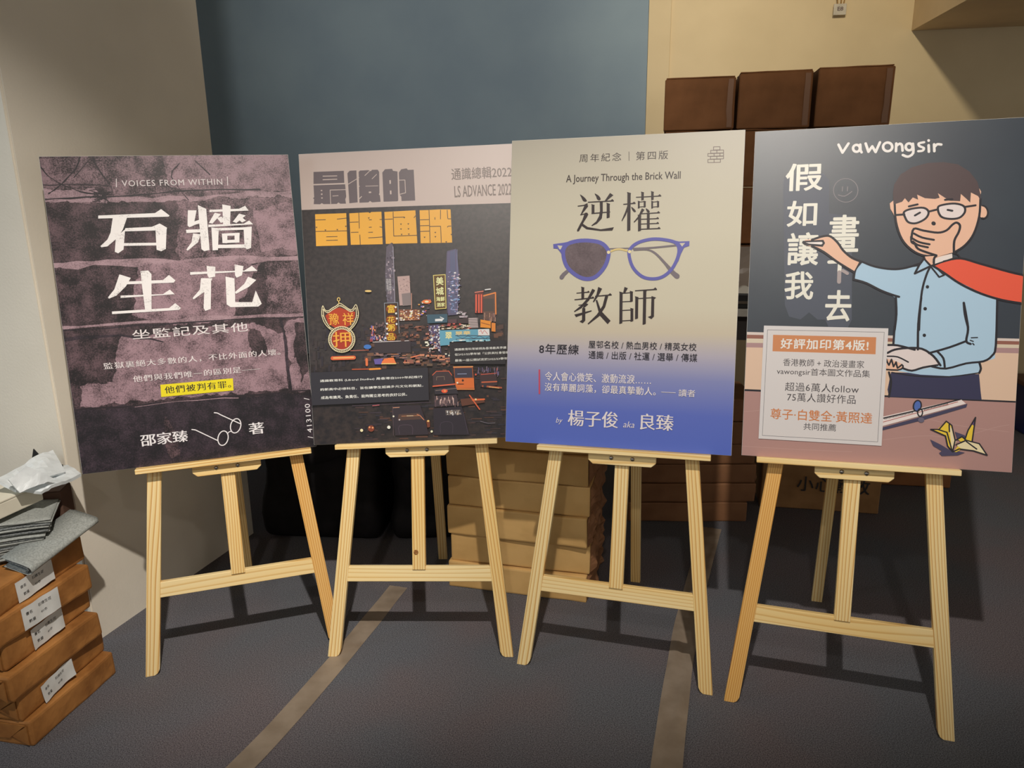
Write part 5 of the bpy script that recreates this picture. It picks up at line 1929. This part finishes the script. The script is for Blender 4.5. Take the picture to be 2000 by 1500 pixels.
leafgroup = 'folded leaflets heaped on the left parcel stack'
for i in range(18):
    o = sheet('folded_leaflet', 0.20, 0.15, 0.005, 0.0030, LEAF if i % 3 else LEAFD, i)
    o.location = (-1.362 + 0.0022 * i + random.uniform(-.003, .003), 1.795 + 0.003 * i + random.uniform(-.006, .006), TOPZ + 0.004 + 0.0052 * i)
    o.rotation_euler = (0, 0.0, 0.62 + random.uniform(-.07, .07) - 0.012 * i)
    tag(o, 'grey folded leaflet in the fanned heap on top of the left parcel stack', 'leaflet', leafgroup)

# folded newspaper along the right edge of the heap: nested U-shaped sheets, open end towards the viewer
npv = empty('folded_newspaper', (-1.206, 1.815, TOPZ + 0.031), 0.0)
npv.rotation_euler = (0.17, 0.16, math.radians(-14))
tag(npv, 'folded newspaper on the front corner of the left parcel stack, open end towards the viewer', 'newspaper')
for k in range(6):
    vs, fs = [], []
    Lq, ny = 0.225, 12
    prof = [(-0.048 + 0.003 * k, -0.006 + 0.0012 * k)]
    prof += [(0.022 - 0.002 * k, -0.010 + 0.0014 * k)]
    for a in range(7):
        an = -PI / 2 + PI * a / 6
        rr = 0.0075 - 0.0011 * k
        prof.append((0.030 - 0.0024 * k + rr * math.cos(an), rr * math.sin(an) + 0.001))
    prof += [(0.012 - 0.002 * k, 0.011 - 0.0014 * k), (-0.052 + 0.004 * k, 0.014 - 0.0014 * k)]
    for b in range(ny + 1):
        y = (b / ny - .5) * Lq
        op = 1 + 0.35 * (1 - b / ny) ** 2
        for x, z in prof:
            vs.append((x, y + 0.003 * (k % 3), z * op))
    m = len(prof)
    for b in range(ny):
        for a in range(m - 1):
            i = b * m + a
            fs.append([i, i + 1, i + m + 1, i + m])
    o = mesh_obj('folded_sheet', vs, fs, LEAF if k % 2 == 0 else LEAFD, npv, smooth=True)
    md = o.modifiers.new('thickness', 'SOLIDIFY')
    md.thickness = 0.0006

UMB = noisy('umber_cardboard', (84, 62, 52), (104, 78, 64), 10, 0.75)
bk = empty('small_carton', (-1.345, 1.945, TOPZ + 0.0006), math.radians(10))
tag(bk, 'small dark brown carton behind the leaflet heap on the left stack', 'carton')
bm_obj('box_body', box_bm(0.0, 0.085, 0, 0.075, 0, 0.111, 0.003), UMB, bk)
bm_obj('flap', box_bm(0.002, 0.083, 0.002, 0.073, 0.1114, 0.114), UMB, bk)

wb = empty('white_box', (-1.296, 1.80, 0.5455), math.radians(-16))
tag(wb, 'flat cream white box at the left picture edge, on the leaflet heap', 'box')
CARD = noisy('cream_card', (210, 204, 186), (222, 217, 200), 10, 0.6)
bm_obj('box_body', box_bm(-0.26, 0, -0.06, 0.10, 0, 0.040, 0.003), CARD, wb)
bm_obj('lid', box_bm(-0.261, 0.001, -0.061, 0.101, 0.0402, 0.046, 0.002), CARD, wb)


def patch(name, corners, thick, amp, seed, mat, parent, n=12):
    """crumpled sheet spanned between four corners"""
    c = [Vector(p) - parent.location for p in corners]
    vs, fs = [], []
    for a in range(n + 1):
        for b in range(n + 1):
            u, v = a / n, b / n
            p = c[0] * (1 - u) * (1 - v) + c[1] * u * (1 - v) + c[2] * u * v + c[3] * (1 - u) * v
            f = noise.noise(p * 22 + Vector((seed, 0, 0))) * amp + abs(noise.noise(p * 45 + Vector((0, seed, 0)))) * amp * 0.7
            vs.append(p + Vector((0.2, -0.5, 0.85)) * f)
    for a in range(n):
        for b in range(n):
            i = a * (n + 1) + b
            fs.append([i, i + n + 1, i + n + 2, i + 1])
    o = mesh_obj(name, vs, fs, mat, parent)
    md = o.modifiers.new('thickness', 'SOLIDIFY')
    md.thickness = thick
    md.offset = 0
    return o


ma = empty('plastic_mailer', (-1.28, 1.88, 0.5925))
tag(ma, 'upper white plastic mailer with a folded corner and a black print, on the left stack', 'mailer', 'white plastic mailers on the left stack')
patch('envelope', [(-1.335, 1.82, 0.630), (-1.290, 2.00, 0.652), (-1.236, 1.955, 0.600), (-1.285, 1.82, 0.604)], 0.008, 0.012, 2, POLY, ma)
fl = patch('folded_corner', [(-1.262, 1.842, 0.662), (-1.219, 1.880, 0.612), (-1.262, 1.800, 0.605), (-1.285, 1.800, 0.640)], 0.004, 0.006, 5, POLY, ma)
bp = patch('black_print_patch', [(-1.272, 1.985, 0.612), (-1.257, 1.985, 0.612), (-1.256, 1.975, 0.592), (-1.270, 1.975, 0.588)], 0.003, 0.0, 7, BLACK, ma, 3)
bp['label'] = 'small black printed patch'
mb = empty('plastic_mailer', (-1.24, 1.91, 0.5920))
tag(mb, 'lower white plastic mailer sticking out to the right over the left stack', 'mailer', 'white plastic mailers on the left stack')
patch('envelope', [(-1.290, 1.840, 0.592), (-1.262, 2.010, 0.600), (-1.204, 1.975, 0.584), (-1.238, 1.845, 0.586)], 0.009, 0.008, 9, POLY, mb)
bl = empty('black_wedge', (-1.365, 2.035, 0.5455))
tag(bl, 'dark folded card standing up behind the white mailers of the left stack', 'card')
patch('folded_card', [(-1.392, 2.035, 0.546), (-1.364, 2.035, 0.642), (-1.345, 2.030, 0.622), (-1.345, 2.030, 0.546)], 0.003, 0.0, 3, BLACK, bl, 3)

# ------------------------------------------------------------------ small fitting hanging on the back wall
wx = 1.753
tg = empty('cable_tag', (wx, wall_y(wx) - 0.03, 2.199), math.atan(-0.16))
tag(tg, 'small white tag hanging from wires high on the cream wall', 'tag')
bm_obj('tag_plate', box_bm(-0.032, 0.032, -0.006, 0.006, 0, 0.055, 0.003), noisy('tag_plastic', (190, 184, 168), (206, 200, 184), 30, 0.5), tg)
gv, gf, asp = glyph_mesh('E8', 0.03, 2, 1.0, 0)
mesh_obj('printed_text', [(-0.014 + gx * 0.03, -0.0066, 0.020 + gy * 0.020) for gx, gy in gv], gf, flat('grey_print', (110, 92, 88), 0.6), tg)
for k, dx in enumerate((-0.012, 0.004, 0.016)):
    tube_obj('wire', [(dx, 0, 0.050), (dx + 0.006 * (k - 1), 0.004, 0.09), (dx + 0.010, -0.004, 0.16), (0.012, 0.0, 0.36)], 0.0028, flat('ochre_wire', (176, 136, 76), 0.5), tg)
